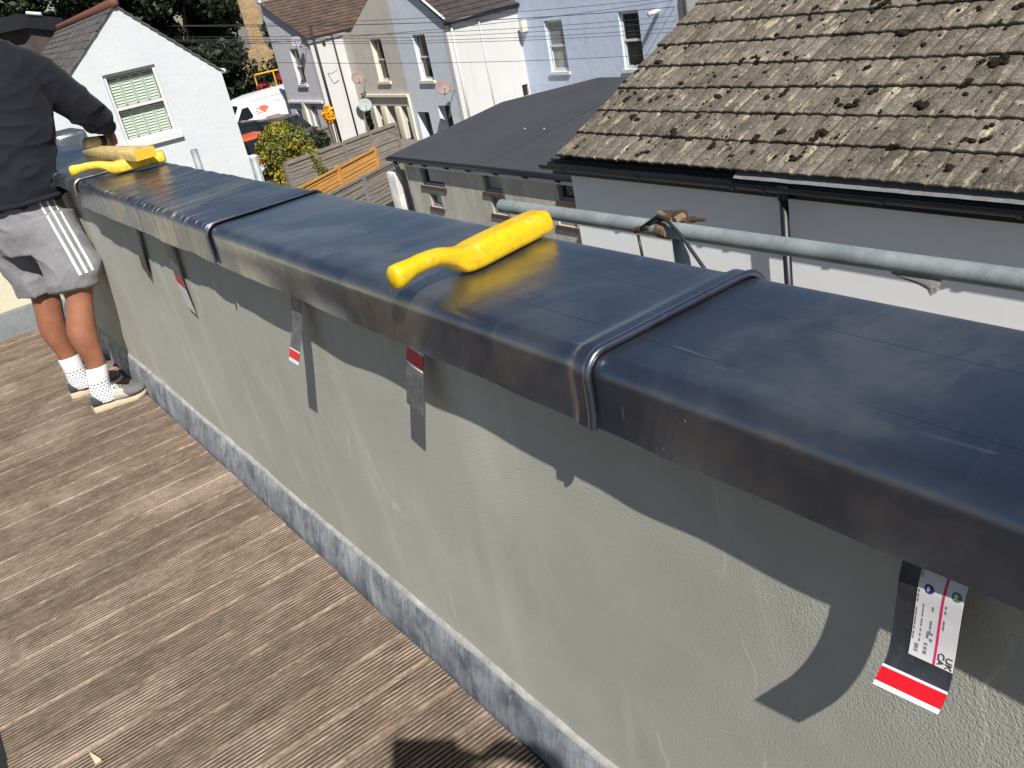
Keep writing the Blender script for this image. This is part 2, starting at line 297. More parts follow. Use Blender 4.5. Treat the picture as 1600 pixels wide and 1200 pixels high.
M['sign_red'] = plain('red_sign', (0.52, 0.025, 0.04), (0.45, 0.02, 0.03), 8, 0.5)
M['logo_orange'] = plain('orange_red_print', (0.78, 0.20, 0.10), (0.70, 0.16, 0.08), 8, 0.5)
M['frame_yellow'] = plain('yellow_steel_frame', (0.72, 0.42, 0.02), (0.60, 0.33, 0.02), 6, 0.5)
M['dish'] = plain('pinkish_grey_dish', (0.235, 0.165, 0.150), (0.195, 0.135, 0.125), 5, 0.6)
M['dish_lilac'] = plain('lilac_grey_dish', (0.30, 0.29, 0.33), (0.26, 0.25, 0.29), 5, 0.6)
M['dish_grey'] = plain('grey_green_dish', (0.30, 0.35, 0.35), (0.26, 0.30, 0.30), 5, 0.6)
M['bin_dark'] = plain('dark_grey_bin', (0.045, 0.048, 0.052), (0.035, 0.038, 0.041), 4, 0.5)
M['pink'] = plain('pink_red_plastic', (0.72, 0.07, 0.13), (0.62, 0.05, 0.10), 8, 0.5)
M['pillar_paint'] = tiles_mat('flaking_white_pillar', (0.70, 0.69, 0.66), (0.58, 0.55, 0.52), (0.30, 0.17, 0.13), 5)
M['strap_dark'] = plain('lead_strap', (0.085, 0.090, 0.105), (0.050, 0.052, 0.062), 30, 0.42, 0.55, 0.3, 60)
M['strap_grey'] = plain('scuffed_lead_strap', (0.20, 0.205, 0.215), (0.10, 0.10, 0.11), 38, 0.5, 0.4, 0.3, 60)
M['label_white'] = plain('white_label', (0.74, 0.73, 0.74), (0.66, 0.65, 0.67), 22, 0.5)
M['red_band'] = plain('red_band', (0.62, 0.010, 0.020), (0.56, 0.008, 0.016), 30, 0.4)
M['pink_line'] = plain('magenta_line', (0.68, 0.03, 0.13), (0.64, 0.03, 0.12), 30, 0.5)
M['ink'] = plain('print_ink', (0.03, 0.03, 0.035), (0.025, 0.025, 0.03), 30, 0.6)
M['ink_grey'] = plain('grey_print_ink', (0.22, 0.22, 0.24), (0.20, 0.20, 0.22), 30, 0.6)
M['blue_print'] = plain('blue_print', (0.02, 0.035, 0.24), (0.018, 0.03, 0.21), 30, 0.5)
M['green_print'] = plain('green_print', (0.10, 0.22, 0.07), (0.09, 0.19, 0.06), 30, 0.5)
M['chip'] = plain('pale_wood_chip', (0.72, 0.60, 0.42), (0.65, 0.54, 0.37), 60, 0.8)
k = NT('skin'); c = k.ramp(k.noise(7, 5, 0.6), [(0.3, (0.225, 0.088, 0.048)), (0.7, (0.36, 0.155, 0.090))]); c = k.mix(k.ramp(k.noise(240, 2, 0.6), [(0.56, 0.0), (0.68, 0.3)]), c, (0.14, 0.058, 0.034))
k.color(c); k.rough(0.5); k.p.inputs['Subsurface Weight'].default_value = 0.05; k.bump(k.noise(160, 3, 0.6), 0.12, 0.002); M['skin'] = k.m
def cloth(name, a, b, weave=900, rough=0.9, stain=None):
    k = NT(name); c = k.ramp(k.noise(9, 5, 0.6), [(0.3, b), (0.7, a)])
    if stain: c = k.mix(k.ramp(k.noise(14, 5, 0.7), [(0.64, 0.0), (0.76, 0.7)]), c, stain)
    k.color(c); k.rough(rough); k.p.inputs['Specular IOR Level'].default_value = 0.2; k.p.inputs['Sheen Weight'].default_value = 0.08
    b1 = k.bump(k.noise(weave, 2, 0.5), 0.15, 0.001); k.bump(k.noise(26, 4, 0.55, None, 1.2), 0.35, 0.008, b1); return k.m
M['navy'] = cloth('navy_sweatshirt', (0.0115, 0.0125, 0.019), (0.008, 0.009, 0.014))
M['grey_cloth'] = cloth('grey_shorts', (0.235, 0.235, 0.250), (0.165, 0.165, 0.175), stain=(0.10, 0.095, 0.09))
M['white_cloth'] = cloth('white_stripe_cloth', (0.78, 0.78, 0.79), (0.70, 0.70, 0.71))
k = NT('spotted_sock'); uv = k.n.new('ShaderNodeUVMap'); sx = k.n.new('ShaderNodeSeparateXYZ'); k.link(uv.outputs[0], sx.inputs[0])
def fracd(v, n, off=None):
    a = k.math('MULTIPLY', v, n)
    if off is not None: a = k.math('ADD', a, off)
    return k.math('ABSOLUTE', k.math('SUBTRACT', k.math('FRACT', a), 0.5))
row = k.math('FLOOR', k.math('MULTIPLY', sx.outputs[1], 13)); half = k.math('MULTIPLY', k.math('MODULO', row, 2), 0.5)
du = fracd(sx.outputs[0], 17, half); dv = fracd(sx.outputs[1], 13)
sp = k.math('MULTIPLY', k.math('LESS_THAN', du, 0.26), k.math('LESS_THAN', dv, 0.19)); sp = k.math('MULTIPLY', sp, k.math('LESS_THAN', sx.outputs[1], 0.80))
k.color(k.mix(sp, (0.80, 0.80, 0.83), (0.03, 0.03, 0.04))); k.rough(0.9); k.bump(k.noise(420, 2, 0.5), 0.3, 0.002); M['sock'] = k.m
M['shoe_grey'] = cloth('grey_suede', (0.17, 0.165, 0.16), (0.115, 0.11, 0.108), 500)
M['shoe_pale'] = cloth('pale_stone_suede', (0.52, 0.48, 0.42), (0.43, 0.40, 0.35), 500)
M['shoe_dark'] = cloth('charcoal_mesh', (0.06, 0.065, 0.07), (0.04, 0.042, 0.045), 500)
M['sole'] = plain('cream_foam_sole', (0.62, 0.53, 0.38), (0.52, 0.43, 0.30), 20, 0.7, 0, 0.3, 50)
M['sole_brown'] = plain('tan_sole_patch', (0.36, 0.26, 0.19), (0.28, 0.20, 0.14), 20, 0.8)
M['hair'] = plain('dark_hair', (0.02, 0.014, 0.01), (0.010, 0.007, 0.005), 60, 0.85, 0, 1.0, 140, spec=0.2, bdist=0.01)
M['phone'] = plain('black_phone', (0.015, 0.015, 0.017), (0.012, 0.012, 0.014), 4, 0.2)
M['plastic_orange'] = plain('orange_sign', (0.85, 0.36, 0.01), (0.78, 0.28, 0.01), 30, 0.5)

# ------------------------------------------------------------------ mesh tools
ORG = {}
class MB:
    def __init__(s): s.v = []; s.f = []; s.uv = None
    def add(s, verts, faces):
        o = len(s.v); s.v += [Vector(p) for p in verts]; s.f += [tuple(i + o for i in f) for f in faces]; return o
    def box(s, c, size, rot=None):
        hx, hy, hz = size[0] / 2, size[1] / 2, size[2] / 2
        vs = [Vector((x, y, z)) for x in (-hx, hx) for y in (-hy, hy) for z in (-hz, hz)]
        if rot is not None: vs = [rot @ p for p in vs]
        c = Vector(c); vs = [p + c for p in vs]
        s.add(vs, [(0, 1, 3, 2), (4, 6, 7, 5), (0, 4, 5, 1), (2, 3, 7, 6), (0, 2, 6, 4), (1, 5, 7, 3)]); return s
    def bb(s, x0, x1, y0, y1, z0, z1): return s.box(((x0 + x1) / 2, (y0 + y1) / 2, (z0 + z1) / 2), (abs(x1 - x0), abs(y1 - y0), abs(z1 - z0)))
    def fbox(s, O, u, n, a0, a1, z0, z1, d0, d1):
        O, u, n = Vector(O), Vector(u), Vector(n); Z = Vector((0, 0, 1))
        vs = [O + u * a + Z * z + n * d for a in (a0, a1) for d in (d0, d1) for z in (z0, z1)]
        s.add(vs, [(0, 1, 3, 2), (4, 6, 7, 5), (0, 4, 5, 1), (2, 3, 7, 6), (0, 2, 6, 4), (1, 5, 7, 3)]); return s
    def rings(s, rings, closed=True, cap=True):
        n = len(rings[0]); o = len(s.v)
        for r in rings: s.v += [Vector(p) for p in r]
        for i in range(len(rings) - 1):
            for j in range(n if closed else n - 1):
                j2 = (j + 1) % n
                s.f.append((o + i * n + j, o + i * n + j2, o + (i + 1) * n + j2, o + (i + 1) * n + j))
        if cap and closed:
            s.f.append(tuple(o + j for j in range(n))[::-1]); s.f.append(tuple(o + (len(rings) - 1) * n + j for j in range(n)))
        return s
    def tube(s, pts, rad, n=10, cap=True):
        pts = [Vector(p) for p in pts]; R = []
        if isinstance(rad, (int, float)): rad = [rad] * len(pts)
        ref = None
        for i, p in enumerate(pts):
            t = (pts[min(i + 1, len(pts) - 1)] - pts[max(i - 1, 0)]).normalized()
            if ref is None:
                ref = Vector((0, 0, 1)) if abs(t.z) < 0.9 else Vector((1, 0, 0))
            a = ref - t * ref.dot(t)
            if a.length < 1e-6: a = Vector((1, 0, 0)) - t * t.x
            a.normalize(); b = t.cross(a); ref = a
            r = rad[i]; ra, rb = (r if isinstance(r, (tuple, list)) else (r, r))
            R.append([p + a * (ra * math.cos(2 * PI * k / n)) + b * (rb * math.sin(2 * PI * k / n)) for k in range(n)])
        return s.rings(R, True, cap)
    def prism(s, poly, d):
        d = Vector(d); n = len(poly); o = len(s.v)
        s.v += [Vector(p) for p in poly] + [Vector(p) + d for p in poly]
        s.f.append(tuple(o + i for i in range(n))[::-1]); s.f.append(tuple(o + n + i for i in range(n)))
        for i in range(n):
            j = (i + 1) % n; s.f.append((o + i, o + j, o + n + j, o + n + i))
        return s
    def ball(s, c, r, seg=10, rg=7, jit=0.0):
        c = Vector(c); r = Vector(r) if isinstance(r, (tuple, list, Vector)) else Vector((r, r, r)); R = []
        for i in range(rg + 1):
            th = PI * (0.04 + 0.92 * i / rg); row = []
            for j in range(seg):
                ph = 2 * PI * j / seg; q = 1 + (random.uniform(-jit, jit) if jit else 0)
                row.append(c + Vector((r.x * math.sin(th) * math.cos(ph) * q, r.y * math.sin(th) * math.sin(ph) * q, r.z * math.cos(th) * q)))
            R.append(row)
        return s.rings(R)
    def build(s, name, mat, parent=None, smooth=False, fix=True):
        me = bpy.data.meshes.new(name)
        o = ORG.get(parent.name, Vector((0, 0, 0))) if parent is not None else Vector((0, 0, 0))
        me.from_pydata([p - o for p in s.v], [], s.f); me.validate()
        if fix:
            bm = bmesh.new(); bm.from_mesh(me); bmesh.ops.recalc_face_normals(bm, faces=bm.faces); bm.to_mesh(me); bm.free()
        if smooth: me.shade_smooth()
        me.materials.append(mat)
        ob = bpy.data.objects.new(name, me); COL.objects.link(ob)
        if parent is not None: ob.parent = parent; ORG[ob.name] = o
        return ob
def smooth_by_angle(ob, deg=40):
    me = ob.data; me.shade_smooth()
    bm = bmesh.new(); bm.from_mesh(me)
    for e in bm.edges: e.smooth = not (len(e.link_faces) == 2 and e.calc_face_angle(0) > math.radians(deg))
    bm.to_mesh(me); bm.free()
def bevel(ob, wd, seg=2, deg=35):
    bm = bmesh.new(); bm.from_mesh(ob.data)
    bmesh.ops.remove_doubles(bm, verts=bm.verts, dist=1e-5)
    es = [e for e in bm.edges if len(e.link_faces) == 2 and e.calc_face_angle(0) > math.radians(deg)]
    bmesh.ops.bevel(bm, geom=es, offset=wd, segments=seg, affect='EDGES', profile=0.6)
    bm.to_mesh(ob.data); bm.free(); smooth_by_angle(ob, 45); return ob
def thing(name, label, cat, loc=(0, 0, 0), group=None):
    o = bpy.data.objects.new(name, None); o.empty_display_size = 0.2; COL.objects.link(o); o.location = loc
    ORG[o.name] = Vector(loc); o['label'] = label; o['category'] = cat
    if group: o['group'] = group
    return o
def tag(o, label, cat, group=None):
    o['label'] = label; o['category'] = cat
    if group: o['group'] = group
    return o
def struct(o): o['kind'] = 'structure'; return o
def stuff(o): o['kind'] = 'stuff'; return o
def rebase(o):
    """put the origin of a parentless mesh at the base of its own shape"""
    vs = [v.co for v in o.data.vertices]; c = Vector((sum(v.x for v in vs) / len(vs), sum(v.y for v in vs) / len(vs), min(v.z for v in vs)))
    o.data.transform(Matrix.Translation(-c)); o.location = c; ORG[o.name] = c; return o
def remesh(ob, vox, smooth_it=6):
    m = ob.modifiers.new('r', 'REMESH'); m.mode = 'VOXEL'; m.voxel_size = vox
    if smooth_it:
        m2 = ob.modifiers.new('s', 'SMOOTH'); m2.iterations = smooth_it; m2.factor = 0.5
    dg = bpy.context.evaluated_depsgraph_get(); me = bpy.data.meshes.new_from_object(ob.evaluated_get(dg))
    ob.modifiers.clear(); old = ob.data; ob.data = me; me.shade_smooth(); bpy.data.meshes.remove(old); return ob
def displace(ob, fn):
    me = ob.data; me.calc_normals if False else None
    nr = [v.normal.copy() for v in me.vertices]; o = ORG.get(ob.name, Vector((0, 0, 0)))
    for v, n in zip(me.vertices, nr): v.co += n * fn(v.co + o, n)
    me.update(); me.shade_smooth()
def wall(mb, O, u, n, a0, a1, z0, z1, ops=(), depth=0.12):
    O, u, n = Vector(O), Vector(u), Vector(n); Z = Vector((0, 0, 1))
    A = sorted({a0, a1} | {o[0] for o in ops} | {o[1] for o in ops}); B = sorted({z0, z1} | {o[2] for o in ops} | {o[3] for o in ops})
    P = lambda a, z, d=0: O + u * a + Z * z - n * d
    for i in range(len(A) - 1):
        for j in range(len(B) - 1):
            ca, cz = (A[i] + A[i + 1]) / 2, (B[j] + B[j + 1]) / 2
            if any(o[0] < ca < o[1] and o[2] < cz < o[3] for o in ops): continue
            mb.add([P(A[i], B[j]), P(A[i + 1], B[j]), P(A[i + 1], B[j + 1]), P(A[i], B[j + 1])], [(0, 1, 2, 3)])
    for o in ops:
        d = o[4] if len(o) > 4 else depth
        q = [(o[0], o[2]), (o[1], o[2]), (o[1], o[3]), (o[0], o[3])]
        for i in range(4):
            a, b = q[i], q[(i + 1) % 4]
            mb.add([P(*a), P(*a, d), P(*b, d), P(*b)], [(0, 1, 2, 3)])
def window(par, O, u, n, a0, a1, z0, z1, d=0.12, glass=('glass_dark', 'glass_dark'), sill='white_trim', sh_=0.10, fr=0.06, label=None, trim='white_trim', split=0.5, proud=0.07):
    f = MB(); dd0, dd1 = -d - 0.03, -d + 0.035
    f.fbox(O, u, n, a0 - 0.02, a0 + fr, z0, z1, dd0, dd1); f.fbox(O, u, n, a1 - fr, a1 + 0.02, z0, z1, dd0, dd1)
    f.fbox(O, u, n, a0 + fr, a1 - fr, z1 - fr, z1 + 0.02, dd0, dd1); f.fbox(O, u, n, a0 + fr, a1 - fr, z0 - 0.02, z0 + fr * 1.3, dd0, dd1)
    zm = z0 + (z1 - z0) * split
    if split: f.fbox(O, u, n, a0 + fr, a1 - fr, zm - fr * 0.45, zm + fr * 0.45, dd0, dd1 + 0.015)
    wf = f.build('window', M[trim], par)
    if label: wf['label'] = label
    def pane(za, zb, off, g):
        p = MB()
        if g == 'glass_clear':
            oo, uu, nn_ = Vector(O), Vector(u), Vector(n); p.add([oo + uu * a + Vector((0, 0, z)) + nn_ * (-d + off) for a, z in ((a0 + fr, za), (a1 - fr, za), (a1 - fr, zb), (a0 + fr, zb))], [(0, 1, 2, 3)])
        else: p.fbox(O, u, n, a0 + fr - 0.004, a1 - fr + 0.004, za, zb, -d + off, -d + off + 0.006)
        p.build('pane', M[g], wf, fix=(g != 'glass_clear'))
    if split: pane(z0 + fr, zm - 0.01, -0.012, glass[0]); pane(zm + 0.01, z1 - fr, 0.008, glass[1])
    else: pane(z0 + fr, z1 - fr, -0.01, glass[0])
    if sill:
        sb = MB(); sb.fbox(O, u, n, a0 - 0.7 * sh_, a1 + 0.7 * sh_, z0 - sh_, z0 - 0.002, -0.02, proud); sb.build('sill', M[sill], wf)
    return wf
def stepped_roof(name, par, mat, e0, e1, up, ncourse, thick=0.03, nrm=None, lip=0.022):
    """courses of tiles between eave line e0-e1, each course one slab tilted over the one below"""
    e0, e1, up = Vector(e0), Vector(e1), Vector(up); n = (e1 - e0).cross(up).normalized()
    if n.z < 0: n = -n
    mb = MB()
    for i in range(ncourse):
        a, b = up * (i / ncourse), up * ((i + 1.04) / ncourse)
        lo, hi = n * (lip + thick * 0.4), n * 0.004
        j = random.uniform(-0.004, 0.004)
        q = [e0 + a + lo, e1 + a + lo * (1 + j), e1 + b + hi, e0 + b + hi]
        mb.add(q + [p - n * thick for p in q], [(0, 1, 2, 3), (4, 7, 6, 5), (0, 4, 5, 1), (1, 5, 6, 2), (2, 6, 7, 3), (3, 7, 4, 0)])
    return mb.build(name, mat, par)
def text_part(body, mat, parent, origin, xdir, ydir, size, name='lettering'):
    c = bpy.data.curves.new('t', 'FONT'); c.body = body; c.size = size; c.extrude = 0.0004; c.align_x = 'CENTER'; c.align_y = 'CENTER'
    t = bpy.data.objects.new('t', c); COL.objects.link(t); dg = bpy.context.evaluated_depsgraph_get()
    me = bpy.data.meshes.new_from_object(t.evaluated_get(dg)); bpy.data.objects.remove(t); bpy.data.curves.remove(c)
    x, y = Vector(xdir).normalized(), Vector(ydir).normalized(); z = x.cross(y)
    o = ORG.get(parent.name, Vector((0, 0, 0)))
    mt = Matrix.Translation(Vector(origin) - o) @ Matrix((x, y, z)).transposed().to_4x4(); me.transform(mt)
    me.materials.clear(); me.materials.append(mat); me.name = name
    ob = bpy.data.objects.new(name, me); COL.objects.link(ob); ob.parent = parent; ORG[ob.name] = o; return ob

def catmull(pts, n=6):
    P_ = [Vector(p) for p in pts]; out = []
    for i in range(len(P_) - 1):
        p0, p1, p2, p3 = P_[max(i - 1, 0)], P_[i], P_[i + 1], P_[min(i + 2, len(P_) - 1)]
        for j in range(n):
            t = j / n; out.append(0.5 * ((2 * p1) + (p2 - p0) * t + (2 * p0 - 5 * p1 + 4 * p2 - p3) * t * t + (3 * p1 - p0 - 3 * p2 + p3) * t ** 3))
    out.append(P_[-1]); return out
# ================================================================== SETTING
ZG = -4.0
g = MB(); N = 24
xs = [-600, -120, -20, -2, 3, 6, 11, 20, 40, 90, 200, 700]
ys = [-500, -80, -10, 5, 15, 25, 35, 48, 70, 140, 300, 900]
o = len(g.v)
for y in ys:
    for x in xs: g.v.append(Vector((x, y, ZG)))
for j in range(len(ys) - 1):
    for i in range(len(xs) - 1): a = j * len(xs) + i; g.f.append((a, a + 1, a + 1 + len(xs), a + len(xs)))
struct(g.build('ground', M['paving']))
rd = MB(); rd.bb(-60, 80, 39.2, 48.6, ZG - 0.3, ZG + 0.004); struct(rd.build('road', M['asphalt']))
kb = MB(); kb.bb(-60, 80, 48.6, 50.6, ZG - 0.2, ZG + 0.12); struct(kb.build('pavement', M['paving']))

# ------------------------------------------------------------------ terrace deck
deck = bpy.data.objects.new('terrace_deck', None); COL.objects.link(deck); struct(deck); ORG['terrace_deck'] = Vector((0, 0, 0))
BW, PIT, NG = 0.1385, 0.0135, 10
prof = [(0.0032, -0.028), (0.0032, -0.003)]
yy = 0.0035
for i in range(NG):
    prof += [(yy + 0.0006, -0.0004), (yy + 0.0024, 0.0), (yy + 0.0070, 0.0), (yy + 0.0088, -0.0008)]
    if i < NG - 1: prof += [(yy + 0.0094, -0.0062), (yy + 0.0128, -0.0062)]
    yy += PIT
prof += [(BW - 0.0040, -0.004), (BW - 0.0040, -0.028)]
def board_mesh(x0, x1, nm):
    mb = MB(); mb.rings([[Vector((x, p[0], p[1])) for p in prof] for x in (x0, x1)]); me = bpy.data.meshes.new(nm)
    me.from_pydata(mb.v, [], mb.f); bm = bmesh.new(); bm.from_mesh(me); bmesh.ops.recalc_face_normals(bm, faces=bm.faces); bm.to_mesh(me); bm.free()
    me.materials.append(M['deck_wood']); me.materials.append(M['grime'])
    for p in me.polygons:
        if len(p.vertices) == 4 and -0.01 < min(me.vertices[v].co.z for v in p.vertices) < -0.005: p.material_index = 1
    return me
bmesh_ = board_mesh(-0.318, 0.666, 'deck_board'); y = -0.85; i = 0
while y < 6.42:
    b = bpy.data.objects.new('deck_board', bmesh_); COL.objects.link(b); b.parent = deck
    b.location = (random.uniform(-0.002, 0.002), y, random.uniform(-0.0016, 0.0016)); b.rotation_euler = (random.uniform(-0.006, 0.006), 0, random.uniform(-0.0012, 0.0012)); y += BW; i += 1
jb = MB()
for x in (-0.27, 0.2, 0.62): jb.bb(x - 0.025, x + 0.025, -0.9, 6.5, -0.12, -0.034)
jb.build('joist', M['fence_wood'], deck)
rf = MB(); rf.bb(-4.0, 0.70, -1.5, 8.0, -0.40, -0.145); struct(rf.build('flat_roof', M['black_matt']))  # matt black colour stands in for the shadowed gap beside the deck

# ------------------------------------------------------------------ parapet wall with flashing and lead coping
XW = 0.710; XC = 0.655; XB = 1.0; ZT = 1.120
par = thing('parapet_wall', 'long grey green rendered terrace wall capped with glossy dark lead', 'wall', (0.85, 3.0, 0.0))
def wob(y, a=1.0, s=1.0, seed=0.0): return a * noise.noise(Vector((y * s, seed, 3.1)))
mb = MB(); NY = 150
rows = []
for j in range(NY + 1):
    y = -1.2 + 8.3 * j / NY
    rows.append([Vector((XW + 0.004 * noise.noise(Vector((0, y * 1.7, z * 1.9))), y, z)) for z in (-0.1, 0.05, 0.2, 0.4, 0.6, 0.8, 0.95, 1.07)])
mb.rings(rows, closed=False)
mb.bb(XW + 0.012, 0.955, -1.2, 7.1, -0.1, 1.085)
mb.bb(0.74, 0.952, -1.2, 7.1, ZG, -0.1)
ob = mb.build('rendered_wall', M['wall_render'], par, fix=False); ob.data.shade_flat()
# flashing along the foot of the wall
mb = MB(); rows = []
for j in range(201):
    y = -1.2 + 8.15 * j / 200
    w1 = 0.006 * wob(y, 1, 9, 2) + 0.004 * wob(y, 1, 23, 5); wz = 0.007 * wob(y, 1, 7, 8)
    rows.append([Vector(p) for p in ((0.6695, y, -0.05), (0.673, y, 0.004), (0.679 + 0.4 * w1, y, 0.045), (0.688 + w1, y, 0.086 + wz), (0.6945 + w1 * 0.7, y, 0.108 + wz), (0.703, y, 0.120 + wz), (0.716, y, 0.124 + wz))])
mb.rings(rows, closed=False); mb.build('lead_flashing', M['lead_weathered'], par, smooth=True, fix=False)
mb = MB(); rows = []
for j in range(301):
    y = -1.2 + 8.15 * j / 300; wz = 0.007 * wob(y, 1, 7, 8) + 0.004 * wob(y, 1, 40, 1)
    rows.append([Vector((0.698 + 0.003 * wob(y, 1, 31, 4), y, 0.117 + wz)), Vector((0.7005, y, 0.128 + wz)), Vector((0.714, y, 0.134 + wz))])
mb.rings(rows, closed=False); mb.build('sealant_line', M['sealant'], par, smooth=True, fix=False)
# coping sheets
def coping_profile(y, flare=0.0, drop=0.103, zl=0.0, amp=1.0):
    r = 0.027; pts = []
    bz = ZT - drop + amp * (0.004 * wob(y, 1, 3.3, 7) + 0.0025 * wob(y, 1, 9, 17))
    fx = XC - flare + 0.0025 * wob(y, 1, 2.0, 9)
    pts.append((fx - 0.004 + 0.004 * wob(y, 1, 5, 3), bz)); pts.append((fx - 0.001, bz + 0.02)); pts.append((fx, (bz + ZT - r) / 2 + 0.01))
    for a in range(0, 7):
        t = PI * (1 - a / 12.0); pts.append((fx + r + r * math.cos(t), ZT - r + r * math.sin(t)))
    for q in range(1, 12):
        x = fx + r + (XB - r - fx - r) * q / 12
        pts.append((x, ZT + 0.0022 * noise.noise(Vector((x * 6, y * 4, 1.3))) + zl))
    for a in range(0, 7):
        t = PI * (0.5 - a / 12.0); pts.append((XB - r + r * math.cos(t), ZT - r + r * math.sin(t)))
    pts += [(XB + 0.001, ZT - 0.06), (XB + 0.003, ZT - 0.115)]
    return pts
def sheet(y0, y1, mat, band=0.038, rise=0.0085, roll=0.0125, name='lead_sheet', amp=1.0, flare=0.0, drop=0.103, label=None, worked=False):
    ys = []
    y = y0 - 0.0045
    if band:
        ys += [(y0 - 0.001, 0.0015), (y0 - 0.0045, roll * 0.5), (y0 - 0.0035, roll * 0.85), (y0 + 0.001, roll), (y0 + 0.006, roll * 0.9), (y0 + 0.010, rise)] + ([(y0 + 0.0125, rise), (y0 + 0.02, rise), (y0 + 0.026, rise)] if band > 0.03 else []) + [(y0 + band - 0.006, rise), (y0 + band, rise * 0.5), (y0 + band + 0.008, 0.0015)]
        y = y0 + band + 0.02
    else: y = y0
    while y < y1: ys.append((y, 0.0)); y += (0.011 if worked else 0.025)
    ys.append((y1, 0.0)); ys = [(q, o_ - 0.0035 * max(0.0, min(1.0, (q - (y1 - 0.105)) / 0.02))) if q > y1 - 0.105 else (q, o_) for q, o_ in ys]; mb = MB(); rows = []
    for y, off in ys:
        P = coping_profile(y, flare, drop, 0, amp); row = []
        for i, p in enumerate(P):
            a, b = P[max(i - 1, 0)], P[min(i + 1, len(P) - 1)]
            t = Vector((b[0] - a[0], b[1] - a[1])).normalized(); nn = Vector((-t.y, t.x))
            o2 = off
            if worked: o2 += 0.0028 * noise.noise(Vector((p[0] * 1.3, y * 24, 4))) + 0.003 * noise.noise(Vector((p[0] * 2, y * 7, 9)))
            row.append(Vector((p[0] + nn.x * o2, y, p[1] + nn.y * o2)))
        rows.append(row)
    mb.rings(rows, closed=False); ob = mb.build(name, mat, par, smooth=True, fix=False)
    if label: ob['label'] = label
    return ob
sheet(-0.70, 0.97, M['lead'], band=0, label='lead sheet nearest the camera with white scratches')
sheet(0.862, 2.50, M['lead'], label='lead sheet under the clean yellow dresser')
sheet(2.420, 4.12, M['lead_worked'], band=0.012, rise=0.004, roll=0.0085, amp=1.6, worked=True, label='lead sheet with tool marks across it')
sheet(4.060, 5.90, M['lead_worked'], band=0.012, rise=0.004, roll=0.0085, amp=2.0, drop=0.05, flare=0.004, worked=True)
# patches of old adhesive under the drip edge
mb = MB()
for (yc, zc, hw, hh) in ((1.175, 1.003, 0.085, 0.017), (0.885, 1.0, 0.055, 0.014), (2.20, 1.005, 0.05, 0.012), (0.72, 1.004, 0.03, 0.01)):
    n0 = 18; top = []; bot = []
    for i in range(n0 + 1):
        y = yc - hw + 2 * hw * i / n0; e = (1 - ((y - yc) / hw) ** 2); h = hh * e * (0.6 + 0.8 * abs(noise.noise(Vector((y * 70, zc, 0)))))
        top.append(Vector((XW - 0.006, y, zc + 0.012))); bot.append(Vector((XW - 0.0065, y, zc - h)))
    mb.rings([top, bot], closed=False)
mb.build('mortar_smear', M['mortar'], par, fix=False)

# ------------------------------------------------------------------ end wall of the terrace
ew = thing('end_wall', 'cream terrace wall behind the legs of the worker', 'wall', (-0.6, 6.6, 0))
mb = MB(); mb.bb(-2.4, 0.708, 6.615, 6.86, -0.1, 1.03); mb.build('rendered_wall', M['cream_wall'], ew)
mb = MB(); mb.add([(-2.4, 6.555, -0.02), (0.665, 6.555, -0.02), (0.685, 6.600, 0.13), (-2.4, 6.600, 0.13), (-2.4, 6.613, 0.145), (0.685, 6.613, 0.145)], [(0, 1, 2, 3), (3, 2, 5, 4)])
mb.build('lead_flashing', M['lead_grey'], ew, fix=False)
mb = MB(); mb.bb(-2.4, 1.05, 6.55, 6.93, 1.03, 1.135); bevel(mb.build('lead_coping', M['lead_worked'], ew), 0.02, 3)
mb = MB(); mb.bb(0.985, 1.17, 6.18, 6.56, 1.0, 1.145); bevel(mb.build('lead_corner_cap', M['lead_worked'], ew), 0.03, 3)

# ================================================================== NEIGHBOURING BUILDINGS
# ---- white extension with concrete tiled roof
TH = math.radians(25); RU = Vector((math.cos(TH), 0, math.sin(TH))); RN = Vector((-math.sin(TH), 0, math.cos(TH)))
E0 = Vector((5.5, 7.17, -0.277))
ext = thing('white_extension', 'white rendered house with lichen covered concrete tile roof and black gutter', 'house', (8.0, 3.0, ZG))
mb = MB(); wall(mb, (5.60, 7.15, 0), (0, -1, 0), (-1, 0, 0), 0, 12.5, ZG, -0.30)
mb.add([(5.60, 7.15, ZG), (5.60, 7.15, -0.30), (11.6, 7.15, 2.46), (14.5, 7.15, 1.2), (14.5, 7.15, ZG)], [(0, 1, 2, 3, 4)])
mb.build('wall', M['white_ext'], ext, fix=False)
mb = MB()   # raised plaster band low on the wall
mb.fbox((5.60, 0, 0), (0, 1, 0), (-1, 0, 0), -5, 3.83, -2.0, -1.30, 0.001, 0.018); bevel(mb.build('plaster_band', M['white_ext'], ext), 0.01, 2)
mb = MB(); mb.bb(5.520, 5.598, -5, 7.14, -0.425, -0.395); mb.build('soffit', M['black_plastic'], ext)
mb = MB(); mb.bb(5.500, 5.520, -5, 7.31, -0.47, -0.315); mb.build('fascia', M['black_plastic'], ext)
mb = MB(); ring = []
for a in range(13):
    t = PI + PI * a / 12; ring.append((5.435 + 0.064 * math.cos(t), -0.345 + 0.064 * math.sin(t)))
for a in range(13):
    t = 2 * PI - PI * a / 12; ring.append((5.435 + 0.058 * math.cos(t), -0.345 + 0.058 * math.sin(t)))
mb.rings([[Vector((x, y, z)) for x, z in ring] for y in (-5, 7.36)]); gut = mb.build('gutter', M['black_plastic'], ext, smooth=False)
for y in (7.02, 5.95, 4.86, 4.56, 3.55, 2.62, 2.50, 1.5, 0.5):
    mb = MB(); mb.rings([[Vector((5.435 + (x - 5.435) * 1.10, yy_, -0.345 + (z + 0.345) * 1.10)) for x, z in ring] for yy_ in (y - 0.02, y + 0.02)]); mb.build('gutter_bracket', M['black_plastic'], gut)
